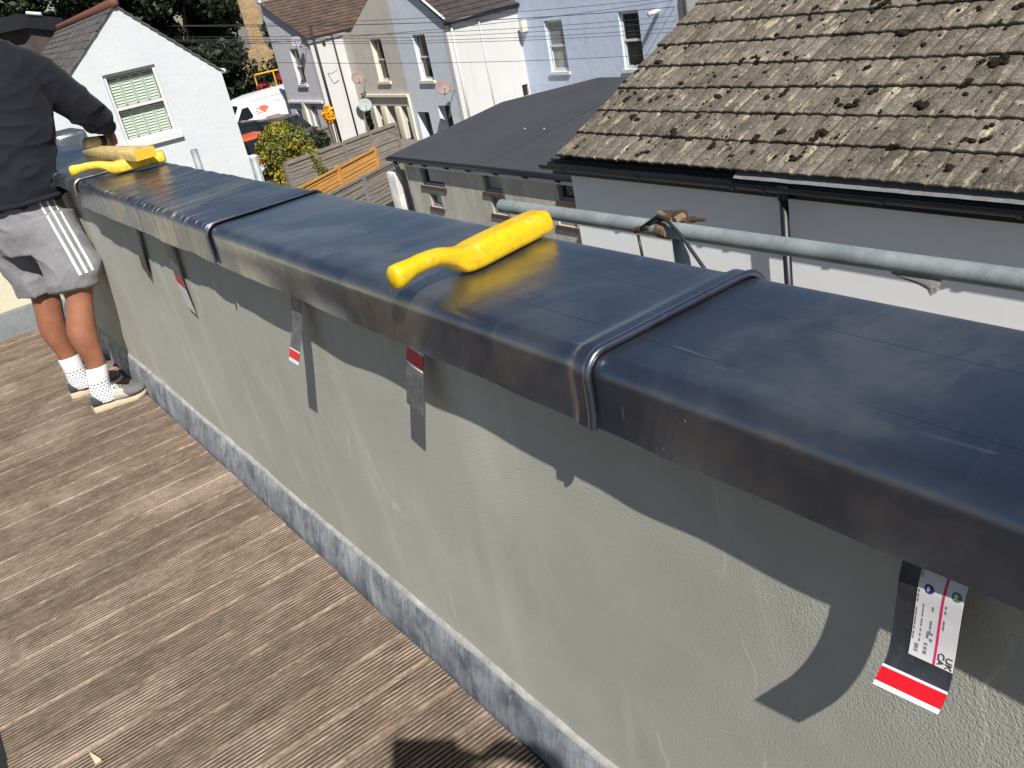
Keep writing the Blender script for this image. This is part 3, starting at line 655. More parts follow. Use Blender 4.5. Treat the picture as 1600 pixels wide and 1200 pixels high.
mb = MB(); mb.tube([(5.455, 4.415, -0.38), (5.455, 4.415, ZG)], 0.034, 12); dp = mb.build('downpipe', M['black_plastic'], ext, smooth=True)
mb = MB(); mb.tube([(5.450, 4.415, -0.36), (5.452, 4.415, -0.46)], 0.045, 12); mb.build('gutter_outlet', M['black_plastic'], dp)
# tiles
GA, TW, TL, TT = 0.341, 0.300, 0.415, 0.017
def tile_mesh():
    mb = MB(); prof = []
    for i in range(17):
        v = i / 16.0; ph = (v * 2) % 1.0
        hgt = 0.0115 * (1 if 0.24 < ph < 0.80 else (ph / 0.24 if ph <= 0.24 else max(0, (1 - ph) / 0.20)))
        prof.append((v * (TW - 0.003), hgt))
    rows = []
    for uu, lift in ((0.0, 0.0), (0.004, 0.003), (TL, 0.0)):
        tilt = 0.033 * (1 - uu / TL)
        rows.append([Vector((uu, p[0], p[1] + tilt + (lift if uu else -0.003))) for p in prof])
    mb.rings(rows, closed=False)
    lo = [Vector((0.0, p[0], p[1] + 0.033 - 0.003 - TT)) for p in prof]
    o = len(mb.v); mb.v += lo; n = len(prof)
    for i in range(n - 1): mb.f.append((i + 1, i, o + i, o + i + 1))
    for e in (0, n - 1):
        b = len(mb.v); mb.v += [Vector((TL, prof[e][0], prof[e][1] - TT))]; f = (e, n + e, 2 * n + e, b, o + e); mb.f.append(f if e == 0 else f[::-1])
    me = bpy.data.meshes.new('roof_tile'); me.from_pydata(mb.v, [], mb.f); me.materials.append(M['roof_tile']); me.validate(); return me
tmesh = tile_mesh()
RB = Matrix((RU, Vector((0, -1, 0)), RN)).transposed()      # local x up the slope, local y towards -Y
if RB.determinant() < 0:
    pass
base = bpy.data.objects.new('tiled_roof', None)
mb = MB(); d1 = RU * 6.9
mb.add([E0 + RN * -0.02, Vector((5.5, -3, -0.277)) + RN * -0.02, Vector((5.5, -3, -0.277)) + RN * -0.02 + d1, E0 + RN * -0.02 + d1] +
       [E0 + RN * -0.06, Vector((5.5, -3, -0.277)) + RN * -0.06, Vector((5.5, -3, -0.277)) + RN * -0.06 + d1, E0 + RN * -0.06 + d1],
       [(0, 1, 2, 3), (4, 7, 6, 5), (0, 4, 5, 1), (1, 5, 6, 2), (2, 6, 7, 3), (3, 7, 4, 0)])
roof = mb.build('roof', M['black_matt'], ext, fix=False)
ncol = {0: 19}
for r in range(11):
    for c in range(21):
        if r < 5 and c > 19: continue
        if r >= 9 and c > 16: continue
        p = E0 + RU * (r * GA - 0.03) + Vector((0, -c * TW, 0)) + RN * 0.0
        t = bpy.data.objects.new('roof_tile', tmesh); COL.objects.link(t); t.parent = roof
        rot = RB.to_4x4() @ Matrix.Rotation(random.uniform(-0.010, 0.010), 4, 'Z') @ Matrix.Rotation(random.uniform(-0.012, 0.012), 4, 'X')
        t.matrix_local = Matrix.Translation(p - ORG[ext.name] + Vector((0, 0, random.uniform(-0.003, 0.003)))) @ rot
mb = MB()
for i in range(900):
    uu = random.uniform(0.05, 3.8); vv = random.uniform(0.05, 6.3)
    big = random.random() ** 3
    if uu > 2.8 and vv > 5.2: continue
    s = 0.009 + 0.040 * big * random.uniform(0.4, 1.0)
    course = (uu + 0.03) % GA; h = 0.037 * (1 - course / TL) + 0.014
    c = E0 + RU * uu + Vector((0, -vv, 0)) + RN * h
    for q in range(1 + int(3 * big)):
        mb.ball(c + RU * random.uniform(-s, s) * 0.9 + Vector((0, random.uniform(-s, s) * 0.8, 0)), (s * random.uniform(0.7, 1.2), s * random.uniform(0.5, 0.9), s * 0.55), 7, 4, 0.2)
stuff(mb.build('moss', M['moss'], roof, smooth=True))
mb = MB(); rows = []
for j in range(90):
    y = 4.9 - 7 * j / 90; z = 0.004 * noise.noise(Vector((y * 7, 0, 0)))
    rows.append([E0 + Vector((0, y - 7.17, 0)) + RU * a + RN * (b + z) for a, b in ((-0.065, -0.030), (-0.012, -0.012), (0.05, 0.004))])
mb.rings(rows, closed=False); mb.build('eave_felt', M['mortar'], ext, smooth=True, fix=False)
mb = MB(); mb.prism([E0 + RN * q + Vector((0, 0.004, 0)) for q in (-0.055, 0.012)] + [E0 + d1 + RN * q + Vector((0, 0.004, 0)) for q in (0.012, -0.055)], (0, -0.06, 0)); mb.build('verge_mortar', M['roof_tile'], ext)

# ---- low grey building with dark felt roof
gb = thing('low_grey_building', 'low pebbledashed building with dark felt roof and small windows', 'building', (9, 11, ZG))
XG = 7.03; GO = (XG, 0, 0)
wins = [(12.159, 12.838, -1.473, -1.187), (10.589, 11.044, -1.434, -1.158), (8.96, 9.309, -1.405, -1.129), (12.353, 12.702, -1.822, -1.599), (10.54, 10.928, -1.754, -1.488), (9.018, 9.406, -1.754, -1.502)]
mb = MB(); wall(mb, GO, (0, 1, 0), (-1, 0, 0), 7.0, 13.30, ZG, -1.09, [w_ for w_ in wins], 0.09)
mb.add([(XG, 13.30, ZG), (XG, 13.30, -1.09), (9.4, 13.30, -0.82), (10.5, 12.25, -0.68), (10.5, 12.25, ZG)], [(0, 1, 2, 3), (0, 3, 4)])
mb.build('wall', M['pebbledash'], gb, fix=False)
for i, w_ in enumerate(wins):
    top = i < 3
    f = window(gb, GO, (0, 1, 0), (-1, 0, 0), *w_, d=0.07, glass=(('glass_dark', 'glass_pale', 'glass_dark', 'glass_blind', 'board_grey', 'glass_dark')[i],) * 2, sill='sill_brick', fr=0.03, trim='van_trim', split=0, proud=0.028, sh_=0.055)
sl_ = math.tan(math.radians(6.6))
RP = [(6.96, 13.66, -1.033), (9.425, 13.65, -0.748), (10.6, 12.34, -0.613), (10.57, 9.5, -0.616), (10.57, 7.36, -0.616), (6.96, 7.36, -1.033)]
mb = MB(); mb.prism([(p[0], p[1], p[2] + 0.01) for p in RP], (0, 0, -0.05)); rfo = mb.build('roof', M['felt'], gb)
for (ya, yb) in ((10.9, 10.9),):
    mb = MB(); mb.add([(7.02, ya, -1.033 + 0.06 * sl_ + 0.0145), (10.55, yb + 0.01, -1.033 + 3.59 * sl_ + 0.0145), (10.55, yb + 0.03, -1.033 + 3.59 * sl_ + 0.0145), (7.02, ya + 0.02, -1.033 + 0.06 * sl_ + 0.0145)], [(0, 1, 2, 3)]); mb.build('felt_seam', M['felt'], rfo, fix=False)
mb = MB(); mb.bb(6.962, 6.996, 7.2, 13.69, -1.105, -1.040); fa = mb.build('fascia', M['black_plastic'], gb)
mb = MB(); mb.tube([(6.945, 7.2, -1.072), (6.945, 13.70, -1.072)], 0.034, 10); mb.build('gutter', M['black_plastic'], gb, smooth=True)
mb = MB(); mb.bb(7.0, 7.027, 7.2, 13.28, -1.178, -1.085); mb.build('frieze_board', M['grey_trim'], gb)
mb = MB(); mb.bb(6.998, 7.25, 7.2, 13.32, -1.083, -1.075); mb.build('soffit', M['grey_trim'], gb)
for y in (13.0, 12.55, 11.9, 11.3, 10.6, 9.9, 9.2, 8.6):
    mb = MB(); mb.prism([(6.93, y - 0.02, -1.09), (6.93, y - 0.02, -1.12), (6.998, y - 0.02, -1.155), (6.998, y - 0.02, -1.11)], (0, 0.04, 0)); mb.build('gutter_bracket', M['black_plastic'], gb)
mb = MB(); mb.tube([(6.945, 13.45, -1.09), (6.95, 13.42, -1.2), (6.99, 13.36, -1.35), (6.99, 13.36, ZG)], 0.034, 10); mb.build('downpipe', M['black_plastic'], gb, smooth=True)
for p in ((8.3, 11.55), (8.33, 11.1)):
    mb = MB(); z = -1.033 + (p[0] - 6.96) * sl_ + 0.012; mb.ball((p[0], p[1], z + 0.006), (0.012, 0.012, 0.010), 8, 5); mb.build('white_fixing', M['white_trim'], rfo)
pl = MB(); pl.bb(6.92, 7.16, 13.55, 13.82, ZG, -1.30); tag(rebase(bevel(pl.build('gate_pillar', M['pillar_paint']), 0.03, 2)), 'flaking white painted pillar at the corner of the grey building', 'pillar')

# ---- white cottage
CA = math.radians(6.9); CU = Vector((math.cos(CA), -math.sin(CA), 0)); CN = Vector((-math.sin(CA), -math.cos(CA), 0)); CB = -CN
CO = Vector((4.774, 18.511, 0))
cot = thing('white_cottage', 'white rendered gable cottage with slate roof and shuttered sash window', 'house', (CO.x, CO.y, ZG))
P = lambda a, z, d=0: CO + CU * a + Vector((0, 0, z)) - CN * d
wo = (-0.645, 0.315, -0.28, 0.995)
mb = MB(); wall(mb, CO, CU, CN, -1.80, 1.48, ZG, 0.615, [(wo[0], wo[1], wo[2], 0.615, 0.11)], 0.11)
mb.add([P(-1.80, 0.615), P(wo[0], 0.615), P(wo[0], 1.57), P(-1.80, 0.50)], [(0, 1, 2, 3)])
mb = MB(); wall(mb, CO, CU, CN, -1.80, 1.48, ZG, wo[2], [], 0.11)
L0, R0 = -1.80, 1.48; zl = lambda a: 2.10 - 0.985 * (a + 0.017) if a > -0.017 else 2.10 + 0.835 * (a + 0.017)
mb.add([P(L0, wo[2]), P(wo[0], wo[2]), P(wo[0], wo[3]), P(wo[0], zl(wo[0])), P(L0, zl(L0))], [(0, 1, 2, 3, 4)])
mb.add([P(wo[0], wo[3]), P(wo[1], wo[3]), P(wo[1], zl(wo[1])), P(-0.017, 2.10), P(wo[0], zl(wo[0]))], [(0, 1, 2, 3, 4)])
mb.add([P(wo[1], wo[2]), P(R0, wo[2]), P(R0, zl(R0)), P(wo[1], zl(wo[1])), P(wo[1], wo[3])], [(0, 1, 2, 3, 4)])
q = [(wo[0], wo[2]), (wo[1], wo[2]), (wo[1], wo[3]), (wo[0], wo[3])]
for i in range(4):
    a, b = q[i], q[(i + 1) % 4]; mb.add([P(*a), P(*a, 0.11), P(*b, 0.11), P(*b)], [(0, 1, 2, 3)])
mb.add([P(R0, ZG), P(R0, ZG, 16), P(R0, zl(R0), 16), P(R0, zl(R0))], [(0, 1, 2, 3)])
mb.add([P(L0, ZG), P(L0, ZG, 16), P(L0, zl(L0), 16), P(L0, zl(L0))], [(0, 1, 2, 3)])
mb.add([P(wo[0] - 0.1, wo[2] - 0.1, 0.5), P(wo[1] + 0.1, wo[2] - 0.1, 0.5), P(wo[1] + 0.1, wo[3] + 0.1, 0.5), P(wo[0] - 0.1, wo[3] + 0.1, 0.5)], [(0, 1, 2, 3)])
mb.build('wall', M['white_wall'], cot, fix=False)
wf = window(cot, CO, CU, CN, *wo, d=0.09, glass=('glass_clear', 'glass_clear'), fr=0.055, proud=0.09)
sh = MB()
for (za, zb) in ((wo[2] + 0.06, 0.30), (0.38, wo[3] - 0.07)):
    for kx in range(4):
        xa = wo[0] + 0.06 + kx * 0.212; xb = xa + 0.206
        for a, b in ((xa, xa + 0.025), (xb - 0.025, xb)): sh.fbox(CO, CU, CN, a, b, za, zb, -0.20, -0.17)
        sh.fbox(CO, CU, CN, xa, xb, zb - 0.03, zb, -0.20, -0.17); sh.fbox(CO, CU, CN, xa, xb, za, za + 0.03, -0.20, -0.17)
        z = za + 0.04
        while z < zb - 0.05:
            c = P((xa + xb) / 2, z, 0.185); rot = Matrix((CU, CN, Vector((0, 0, 1)))).transposed() @ Matrix.Rotation(math.radians(-62), 3, 'X')
            sh.box(c, (xb - xa - 0.05, 0.062, 0.006), rot); z += 0.052
shb = stuff(sh.build('shutter', M['shutter'], wf))
# cottage roof
vis = 14.0
for sgn, (a_e, slope) in ((-1, (L0 - 0.12, 0.835)), (1, (R0 + 0.03, 0.985))):
    e0 = P(a_e, zl(a_e), -0.05); e1 = P(a_e, zl(a_e), vis); up = P(-0.017, 2.10, 0) - P(a_e, zl(a_e), 0)
    if sgn < 0:
        dn = (e1 - e0).normalized(); D0 = 6.75
        rfs = stepped_roof('roof', cot, M['slate'], e0 + dn * D0, e1, up, 13, 0.02, lip=0.014)
        nr = dn.cross(up).normalized(); nr = nr if nr.z > 0 else -nr; hgt = up.length / 13; upn = up.normalized(); SW = 0.30
        mb2 = MB(); mb2.add([Vector((x, y, z)) for x in (0, hgt * 1.9) for y in (0.003, SW - 0.003) for z in (-0.006, 0.006)], [(0, 1, 3, 2), (4, 6, 7, 5), (0, 4, 5, 1), (2, 3, 7, 6), (0, 2, 6, 4), (1, 5, 7, 3)])
        sm = bpy.data.meshes.new('slate'); sm.from_pydata(mb2.v, [], mb2.f); sm.materials.append(M['slate_single']); fr_ = Matrix((upn, dn, nr)).transposed()
        if fr_.determinant() < 0: sm.flip_normals()
        for r_ in range(13):
            for c_ in range(22):
                t = bpy.data.objects.new('slate', sm); COL.objects.link(t); t.parent = rfs
                p = e0 + upn * (r_ * hgt) + dn * (c_ * SW + (0.15 if r_ % 2 else 0)) + nr * (0.016 + random.uniform(-0.002, 0.003))
                t.matrix_local = Matrix.Translation(p - ORG[cot.name]) @ fr_.to_4x4() @ Matrix.Rotation(0.045 + random.uniform(-0.01, 0.012), 4, 'Y') @ Matrix.Rotation(random.uniform(-0.015, 0.015), 4, 'Z')
        bk = MB(); bk.add([e0, e0 + dn * D0, e0 + dn * D0 + up, e0 + up], [(0, 1, 2, 3)]); bk.build('roof_lining', M['black_matt'], rfs, fix=False)
    else: stepped_roof('roof', cot, M['slate'], e0, e1, up, 13, 0.02, lip=0.014)
mb = MB(); mb.tube([P(-0.017, 2.125, -0.05), P(-0.017, 2.125, vis)], 0.085, 10)
rg = mb.build('ridge', M['red_ridge'], cot, smooth=True)
for i in range(30):
    d = 0.1 + i * 0.45; mb = MB(); mb.tube([P(-0.017, 2.128, d), P(-0.017, 2.128, d + 0.05)], 0.097, 10); mb.build('ridge_joint', M['red_ridge'], rg, smooth=True)
mb = MB(); mb.tube([P(R0 + 0.05, zl(R0) - 0.03, -0.02), P(R0 + 0.05, zl(R0) - 0.03, vis)], 0.05, 8); mb.build('gutter', M['white_trim'], cot, smooth=True)

# ---- dark-roofed building at the far left behind the worker
db = thing('dark_roofed_building', 'building with wall coloured dark for shade and thick black flat roof edge behind the slate roof', 'building', (4.6, 34, ZG))
mb = MB(); mb.prism([(-2.0, 33.75, ZG), (5.62, 33.75, ZG), (6.55, 33.0, ZG), (6.55, 45, ZG), (-2, 45, ZG)], (0, 0, 6.35)); mb.build('wall', M['dark_tile'], db)  # dark wall colour stands in for the shade on this building
mb = MB(); mb.prism([(-2.3, 33.35, 2.33), (5.78, 33.35, 2.33), (6.72, 32.55, 1.98), (6.95, 45, 2.0), (-2.3, 45, 2.33)], (0, 0, 0.42)); mb.build('roof', M['black_plastic'], db)
mb = MB(); mb.tube([(5.9, 33.2, 2.74), (6.25, 32.9, 2.62)], 0.05, 8); mb.build('roof_trim', M['white_trim'], db)

# ---- terrace of houses, facing -X, stepping back towards the right
U_, N_ = (0, -1, 0), (-1, 0, 0)
W_, NW = (1, 0, 0), (0, -1, 0)
# lilac house
lh = thing('lilac_house', 'lilac rendered gable house with brown tiled roof and white side wall', 'house', (16, 36, ZG))
LO = (15.4, 34.35, 0); LU = (0, 1, 0)
ops = [(1.28, 2.10, -1.60, -0.22), (2.62, 3.18, -4.0, -2.62, 0.25), (1.05, 1.62, -4.0, -2.45, 0.10)]
mb = MB(); wall(mb, LO, LU, N_, 0, 3.75, ZG, 0.12, ops, 0.16)
mb.add([(15.4, 34.35, 0.12), (15.4, 38.10, 0.12), (15.4, 38.10, 1.72), (15.4, 37.9, 1.66)], [(0, 1, 2, 3)])
mb.add([(15.4, 38.10, ZG), (24, 38.10, ZG), (24, 38.10, 1.7), (15.4, 38.10, 1.7)], [(0, 1, 2, 3)])
mb.build('wall', M['lilac'], lh, fix=False)
mb = MB(); mb.add([(15.4, 34.35, ZG), (16.85, 34.35, ZG), (16.85, 34.35, 0.08), (15.4, 34.35, 0.08)], [(0, 1, 2, 3)]); sw = mb.build('side_wall', M['white_house'], lh, fix=False); sw['label'] = 'white painted side wall'
mb = MB(); mb.fbox(LO, LU, N_, -0.01, 0.22, ZG, 0.05, 0.001, 0.02); mb.build('white_quoin', M['white_house'], lh)
mb = MB(); mb.fbox(LO, LU, N_, 0.2, 3.6, -2.34, -2.26, 0.0, 0.09); mb.build('string_course', M['lilac'], lh)
mb = MB(); mb.fbox(LO, LU, N_, 1.95, 2.20, ZG, -2.34, 0.0, 0.10); mb.build('pilaster', M['cream_trim'], lh)
mb = MB(); mb.fbox(LO, LU, N_, 1.05, 1.62, -4.0, -2.45, -0.10, -0.08); mb.build('blocked_window', M['glass_pale'], lh)
mb = MB(); mb.fbox(LO, LU, N_, 2.62, 3.18, -4.0, -2.62, -0.25, -0.22); mb.build('door', M['white_trim'], lh)
window(lh, LO, LU, N_, *ops[0][:4], d=0.14, glass=('glass_dark', 'glass_blind'))
stepped_roof('roof', lh, M['brown_tile'], (15.28, 34.20, 0.10), (21.0, 34.20, 0.10), (0, 3.85, 1.58), 14, 0.04, lip=0.03)
mb = MB(); mb.bb(15.30, 16.95, 34.27, 34.345, -0.08, 0.08); mb.build('fascia', M['board_grey'], lh)
mb = MB(); mb.tube([(15.55, 34.25, 0.55), (15.55, 34.25, ZG)], 0.055, 8); mb.build('soil_pipe', M['black_matt'], lh, smooth=True)
mb = MB(); mb.tube([(16.35, 34.27, 0.08), (16.35, 34.28, ZG)], 0.035, 8); mb.build('downpipe', M['black_matt'], lh, smooth=True)
mb = MB(); mb.ball((15.95, 34.30, -0.18), (0.07, 0.06, 0.09), 8, 6); mb.build('wall_vent', M['black_matt'], lh)
mb = MB(); mb.tube([(15.8, 34.33, -1.3), (15.8, 33.95, -1.3), (16.05, 33.95, -1.22)], 0.015, 6); mb.build('wall_bracket', M['van_trim'], lh)
mb = MB(); mb.bb(15.3, 15.42, 37.95, 38.2, 1.62, 1.78); mb.build('chimney_cap', M['white_trim'], lh)
# grey-beige house
gh = thing('grey_beige_house', 'grey beige rendered house with cream columned porch front', 'house', (17.5, 32, ZG))
GOo = (16.8, 30.13, 0)
gops = [(1.17, 2.03, -1.85, -0.335, 0.22), (2.40, 2.88, -4.0, -2.77, 0.5), (1.28, 1.98, -4.0, -2.77, 0.5), (0.34, 0.86, -4.0, -2.77, 0.5)]
mb = MB(); wall(mb, GOo, LU, N_, 0, 4.22, ZG, 0.0, gops, 0.22)
mb.add([(16.8, 33.5, 0.0), (16.8, 30.13, 1.72), (16.8, 30.13, 0.0)], [(0, 1, 2)])
mb.build('wall', M['greige'], gh, fix=False)
window(gh, GOo, LU, N_, *gops[0][:4], d=0.18, sill='cream_trim')
mb = MB()
for a0, a1 in ((1.17, 2.03),):
    mb.fbox(GOo, LU, N_, a1 - 0.004, a1 + 0.0, -1.85, -0.335, -0.2, 0.0)
mb.build('window_reveal', M['cream_trim'], gh)
for o_ in gops[1:]:
    mb = MB(); mb.fbox(GOo, LU, N_, o_[0], o_[1], -4.0, -2.77, -0.5, -0.47); mb.build('porch_back', M['greige'], gh)
    mb = MB(); mb.fbox(GOo, LU, N_, o_[0] + 0.12, o_[1] - 0.06, -4.0, -2.95, -0.47, -0.44); mb.build('porch_pane', M['glass_dark'], gh)
for a0, a1 in ((2.885, 3.06), (1.985, 2.395), (0.865, 1.275), (0.14, 0.335)):
    mb = MB(); mb.fbox(GOo, LU, N_, a0, a1, -4.0, -2.80, -0.3, 0.06); bevel(mb.build('column', M['cream_trim'], gh), 0.03, 2)
mb = MB(); mb.fbox(GOo, LU, N_, 0.04, 3.35, -2.42, -2.33, 0.0, 0.10); mb.build('cornice', M['cream_trim'], gh)
mb = MB(); mb.fbox(GOo, LU, N_, 0.03, 0.11, -4.0, -2.425, 0.0, 0.07); mb.build('moulding', M['cream_trim'], gh)
# blue-grey house
bh = thing('blue_grey_house', 'blue grey rendered house with dark tiled roof and plain white side wall', 'house', (18, 28.4, ZG))
BO = (16.8, 26.74, 0)
bops = [(1.41, 2.27, -1.86, -0.335, 0.2), (2.28, 3.12, -4.0, -2.97, 0.35), (0.76, 1.58, -3.9, -2.73, 0.3)]
mb = MB(); wall(mb, BO, LU, N_, 0, 3.39, ZG, 0.0, bops, 0.2)
mb.add([(16.8, 26.74, 0.0), (16.8, 30.13, 0.0), (16.8, 30.13, 1.90)], [(0, 1, 2)])
mb.build('wall', M['blue_grey'], bh, fix=False)
window(bh, BO, LU, N_, *bops[0][:4], d=0.17, glass=('glass_dark', 'glass_dark'), sill='cream_trim')
window(bh, BO, LU, N_, *bops[2][:4], d=0.26, sill=None, split=0)
mb = MB(); mb.fbox(BO, LU, N_, 2.28, 3.12, -4.0, -2.97, -0.35, -0.32); mb.build('door', M['black_matt'], bh)
wops = [(2.62, 2.88, -3.05, -2.66)]
mb = MB(); wall(mb, (16.8, 26.74, 0), W_, NW, 0, 2.95, ZG, -0.06, wops, 0.1); sw = mb.build('side_wall', M['white_house'], bh, fix=False); sw['label'] = 'plain white side wall with thin pipe'
mb = MB(); mb.fbox((16.8, 26.74, 0), W_, NW, 2.62, 2.88, -3.05, -2.66, -0.1, -0.08); mb.build('vent_window', M['glass_dark'], bh)
mb = MB(); mb.fbox(BO, LU, N_, -0.012, 0.2, ZG, -0.1, 0.001, 0.018); mb.build('white_quoin', M['white_house'], bh)
stepped_roof('roof', bh, M['dark_tile'], (16.70, 26.58, -0.03), (19.95, 26.58, -0.03), (0, 3.55, 2.15), 14, 0.035, lip=0.02)
mb = MB(); mb.tube([(16.72, 26.56, 0.06), (16.72, 30.13, 2.20)], 0.05, 4); mb.build('verge_board', M['white_trim'], bh)
mb = MB(); mb.tube([(16.7, 26.55, -0.06), (19.9, 26.55, -0.06)], 0.06, 10); mb.build('gutter', M['black_plastic'], bh, smooth=True)
mb = MB(); mb.bb(16.75, 19.74, 26.655, 26.735, -0.15, -0.04); mb.build('fascia', M['black_plastic'], bh)
mb = MB(); mb.tube([(18.1, 26.69, -0.15), (18.1, 26.69, ZG)], 0.022, 8); mb.build('thin_pipe', M['grey_trim'], bh, smooth=True)
mb = MB(); mb.tube([(16.98, 26.68, -0.15), (16.98, 26.68, ZG)], 0.04, 8); mb.build('downpipe', M['white_trim'], bh, smooth=True)
# pale blue house
pb = thing('pale_blue_house', 'pale blue rendered house with two white framed sash windows', 'house', (21, 23, ZG))
PO = (19.75, 19.25, 0)
pops = [(5.14, 6.09, -2.35, -0.665), (1.60, 2.43, -2.30, -0.64)]
pops = [(5.16, 6.10, -2.30, -0.665, 0.16), (1.58, 2.46, -2.30, -0.64, 0.16)]
mb = MB(); wall(mb, PO, LU, N_, 0, 7.49, ZG, 1.0, pops, 0.16); mb.build('wall', M['pale_blue'], pb, fix=False)
window(pb, PO, LU, N_, *pops[0][:4], d=0.13, glass=('glass_pale', 'glass_blind'), fr=0.075)
window(pb, PO, LU, N_, *pops[1][:4], d=0.13, glass=('glass_dark', 'glass_dark'), fr=0.075)
stepped_roof('roof', pb, M['dark_tile'], (19.5, 19.2, 0.98), (19.5, 26.8, 0.98), (4.2, 0, 2.4), 14, 0.035)
mb = MB(); mb.fbox(PO, LU, N_, 7.02, 7.20, -0.93, -0.55, 0.0, 0.22); bevel(mb.build('flood_lamp', M['cream_trim'], pb), 0.02, 2)
mb = MB(); mb.tube([(19.72, 19.95, -0.70), (19.35, 20.0, -0.74)], 0.07, 10); mb.build('security_camera', M['white_trim'], pb, smooth=True)
wh = thing('far_white_house', 'white house with black downpipe at the end of the pale blue house', 'house', (21, 14, ZG))
mb = MB(); wall(mb, (19.8, 19.25, 0), (0, -1, 0), N_, 0, 12, ZG, 1.0); mb.build('wall', M['white_house'], wh, fix=False)
stepped_roof('roof', wh, M['dark_tile'], (19.55, 7.3, 0.98), (19.55, 19.15, 0.98), (4.2, 0, 2.4), 14, 0.035)
mb = MB(); mb.tube([(19.72, 18.93, 1.0), (19.72, 18.93, ZG)], 0.045, 8); mb.build('downpipe', M['black_matt'], wh, smooth=True)

# ---- satellite dishes
def dish(loc, aim, r, mat, label, base):
    t = thing('satellite_dish', label, 'satellite dish', loc, 'satellite dishes on the terraced houses')
    c = Vector(loc); a = Vector(aim).normalized(); x = a.cross(Vector((0, 0, 1))).normalized(); y = x.cross(a); rows = []
    for i in range(6):
        q = i / 5; rows.append([c + (x * math.cos(2 * PI * k / 20) * 1.05 + y * math.sin(2 * PI * k / 20)) * (r * q + 0.002) + a * (0.16 * r * q * q) for k in range(20)])
    for i in range(5, -1, -1):
        q = i / 5; rows.append([c + (x * math.cos(2 * PI * k / 20) * 1.05 + y * math.sin(2 * PI * k / 20)) * (r * q + 0.002) + a * (0.16 * r * q * q - 0.012) for k in range(20)])
    mb = MB(); mb.rings(rows); mb.build('reflector', mat, t, smooth=True)
    mb = MB(); mb.tube([c - y * r * 0.9 + a * 0.1, c - y * r * 0.4 + a * r * 1.25], 0.012, 6); mb.build('feed_arm', M['van_trim'], t)
    mb = MB(); mb.tube([c - y * r * 0.4 + a * r * 1.2, c - y * r * 0.36 + a * r * 1.45], 0.03, 8); mb.build('receiver', M['van_trim'], t)
    mb = MB(); mb.tube([c - a * 0.02, Vector(base) + Vector((-0.15, 0, 0)), Vector(base)], 0.02, 6); mb.build('mount', M['van_trim'], t)
AIM = (-0.35, -0.85, 0.35)
dish((16.35, 32.98, -1.60), AIM, 0.235, M['dish'], 'pinkish satellite dish beside the grey beige house window', (16.8, 33.2, -1.75))
dish((16.35, 26.95, -2.02), AIM, 0.25, M['dish'], 'pinkish satellite dish on the blue grey house corner', (16.8, 27.0, -2.2))
dish((15.05, 34.75, 0.06), (-0.5, -0.75, 0.35), 0.20, M['dish_lilac'], 'lilac painted satellite dish under the eave of the lilac house', (15.4, 34.75, -0.25))
dish((16.25, 32.75, -2.62), AIM, 0.25, M['dish_grey'], 'grey green satellite dish low beside the columned porch', (16.8, 33.1, -2.85))

# ---- overhead cables
WL = [((7.19, 23.45, 1.41), (19.86, 19.37, -0.55), 'uppermost overhead cable crossing the house fronts'),
      ((7.15, 23.43, 1.41), (19.82, 19.32, -0.8), 'thick second overhead cable from the top'),
      ((7.12, 23.39, 0.92), (19.85, 19.37, -0.62), 'overhead cable that climbs towards the dark roof gutter'),
      ((7.08, 23.37, 1.17), (19.74, 19.28, -1.03), 'middle overhead cable of the bundle'),
      ((7.07, 23.36, 1.12), (19.69, 19.27, -1.17), 'overhead cable just above the lowest close pair'),
      ((7.06, 23.35, 1.1), (19.68, 19.26, -1.34), 'upper cable of the lowest close pair'),
      ((7.06, 23.35, 1.07), (19.65, 19.24, -1.44), 'lower cable of the lowest close pair'),
      ((7.15, 23.41, 0.62), (19.37, 19.08, -1.97), 'single sagging cable across the lower part of the upper windows')]
for i, (a, b, lb) in enumerate(WL):
    a, b = Vector(a), Vector(b); pts = []
    for j in range(25):
        t = j / 24; pts.append(a.lerp(b, t) + Vector((0, 0, -0.16 * 4 * t * (1 - t) + 0.14)))
    mb = MB(); mb.tube(pts, 0.0105 if i == 1 else 0.0070, 5); tag(rebase(mb.build('overhead_cable', M['black_matt'], smooth=True)), lb, 'cable', 'overhead cables')

# ---- fences and yard things
def fence(name, label, p0, p1, ztop, zbot, npan, mat, slat=0.13, post=True, postmat=None, group='yard fences'):
    p0, p1 = Vector((p0[0], p0[1], 0)), Vector((p1[0], p1[1], 0)); d = p1 - p0; L = d.length; u = d.normalized(); n = Vector((u.y, -u.x, 0))
    t = thing(name, label, 'fence', (p0.x, p0.y, ZG), group)
    for i in range(npan):
        a0, a1 = L * i / npan + 0.05, L * (i + 1) / npan - 0.05; z = zbot; k_ = 0
        while z < ztop - 0.02:
            mb = MB(); h = slat * random.uniform(1.04, 1.14); j = random.uniform(-0.008, 0.008)
            vs = []
            for a in (a0, a1):
                b0 = p0 + u * a
                vs += [b0 + n * (0.020 + j) + Vector((0, 0, z)), b0 + n * (0.004 + j) + Vector((0, 0, z + h)), b0 - n * 0.012 + Vector((0, 0, z + h)), b0 + n * 0.012 + Vector((0, 0, z))]
            mb.add(vs, [(0, 1, 2, 3), (4, 7, 6, 5), (0, 4, 5, 1), (1, 5, 6, 2), (2, 6, 7, 3), (3, 7, 4, 0)]); mb.build('slat', mat, t); z += slat * 0.93
        mb = MB(); mb.fbox(p0, u, n, a0, a1, ztop - 0.01, ztop + 0.03, -0.03, 0.045); mb.build('capping_rail', mat, t)
    for i in range(npan + 1):
        a = L * i / npan; mb = MB(); mb.fbox(p0, u, n, a - 0.05, a + 0.05, ZG, ztop + 0.06, -0.05, 0.055); mb.build('post', postmat or mat, t)
    return t
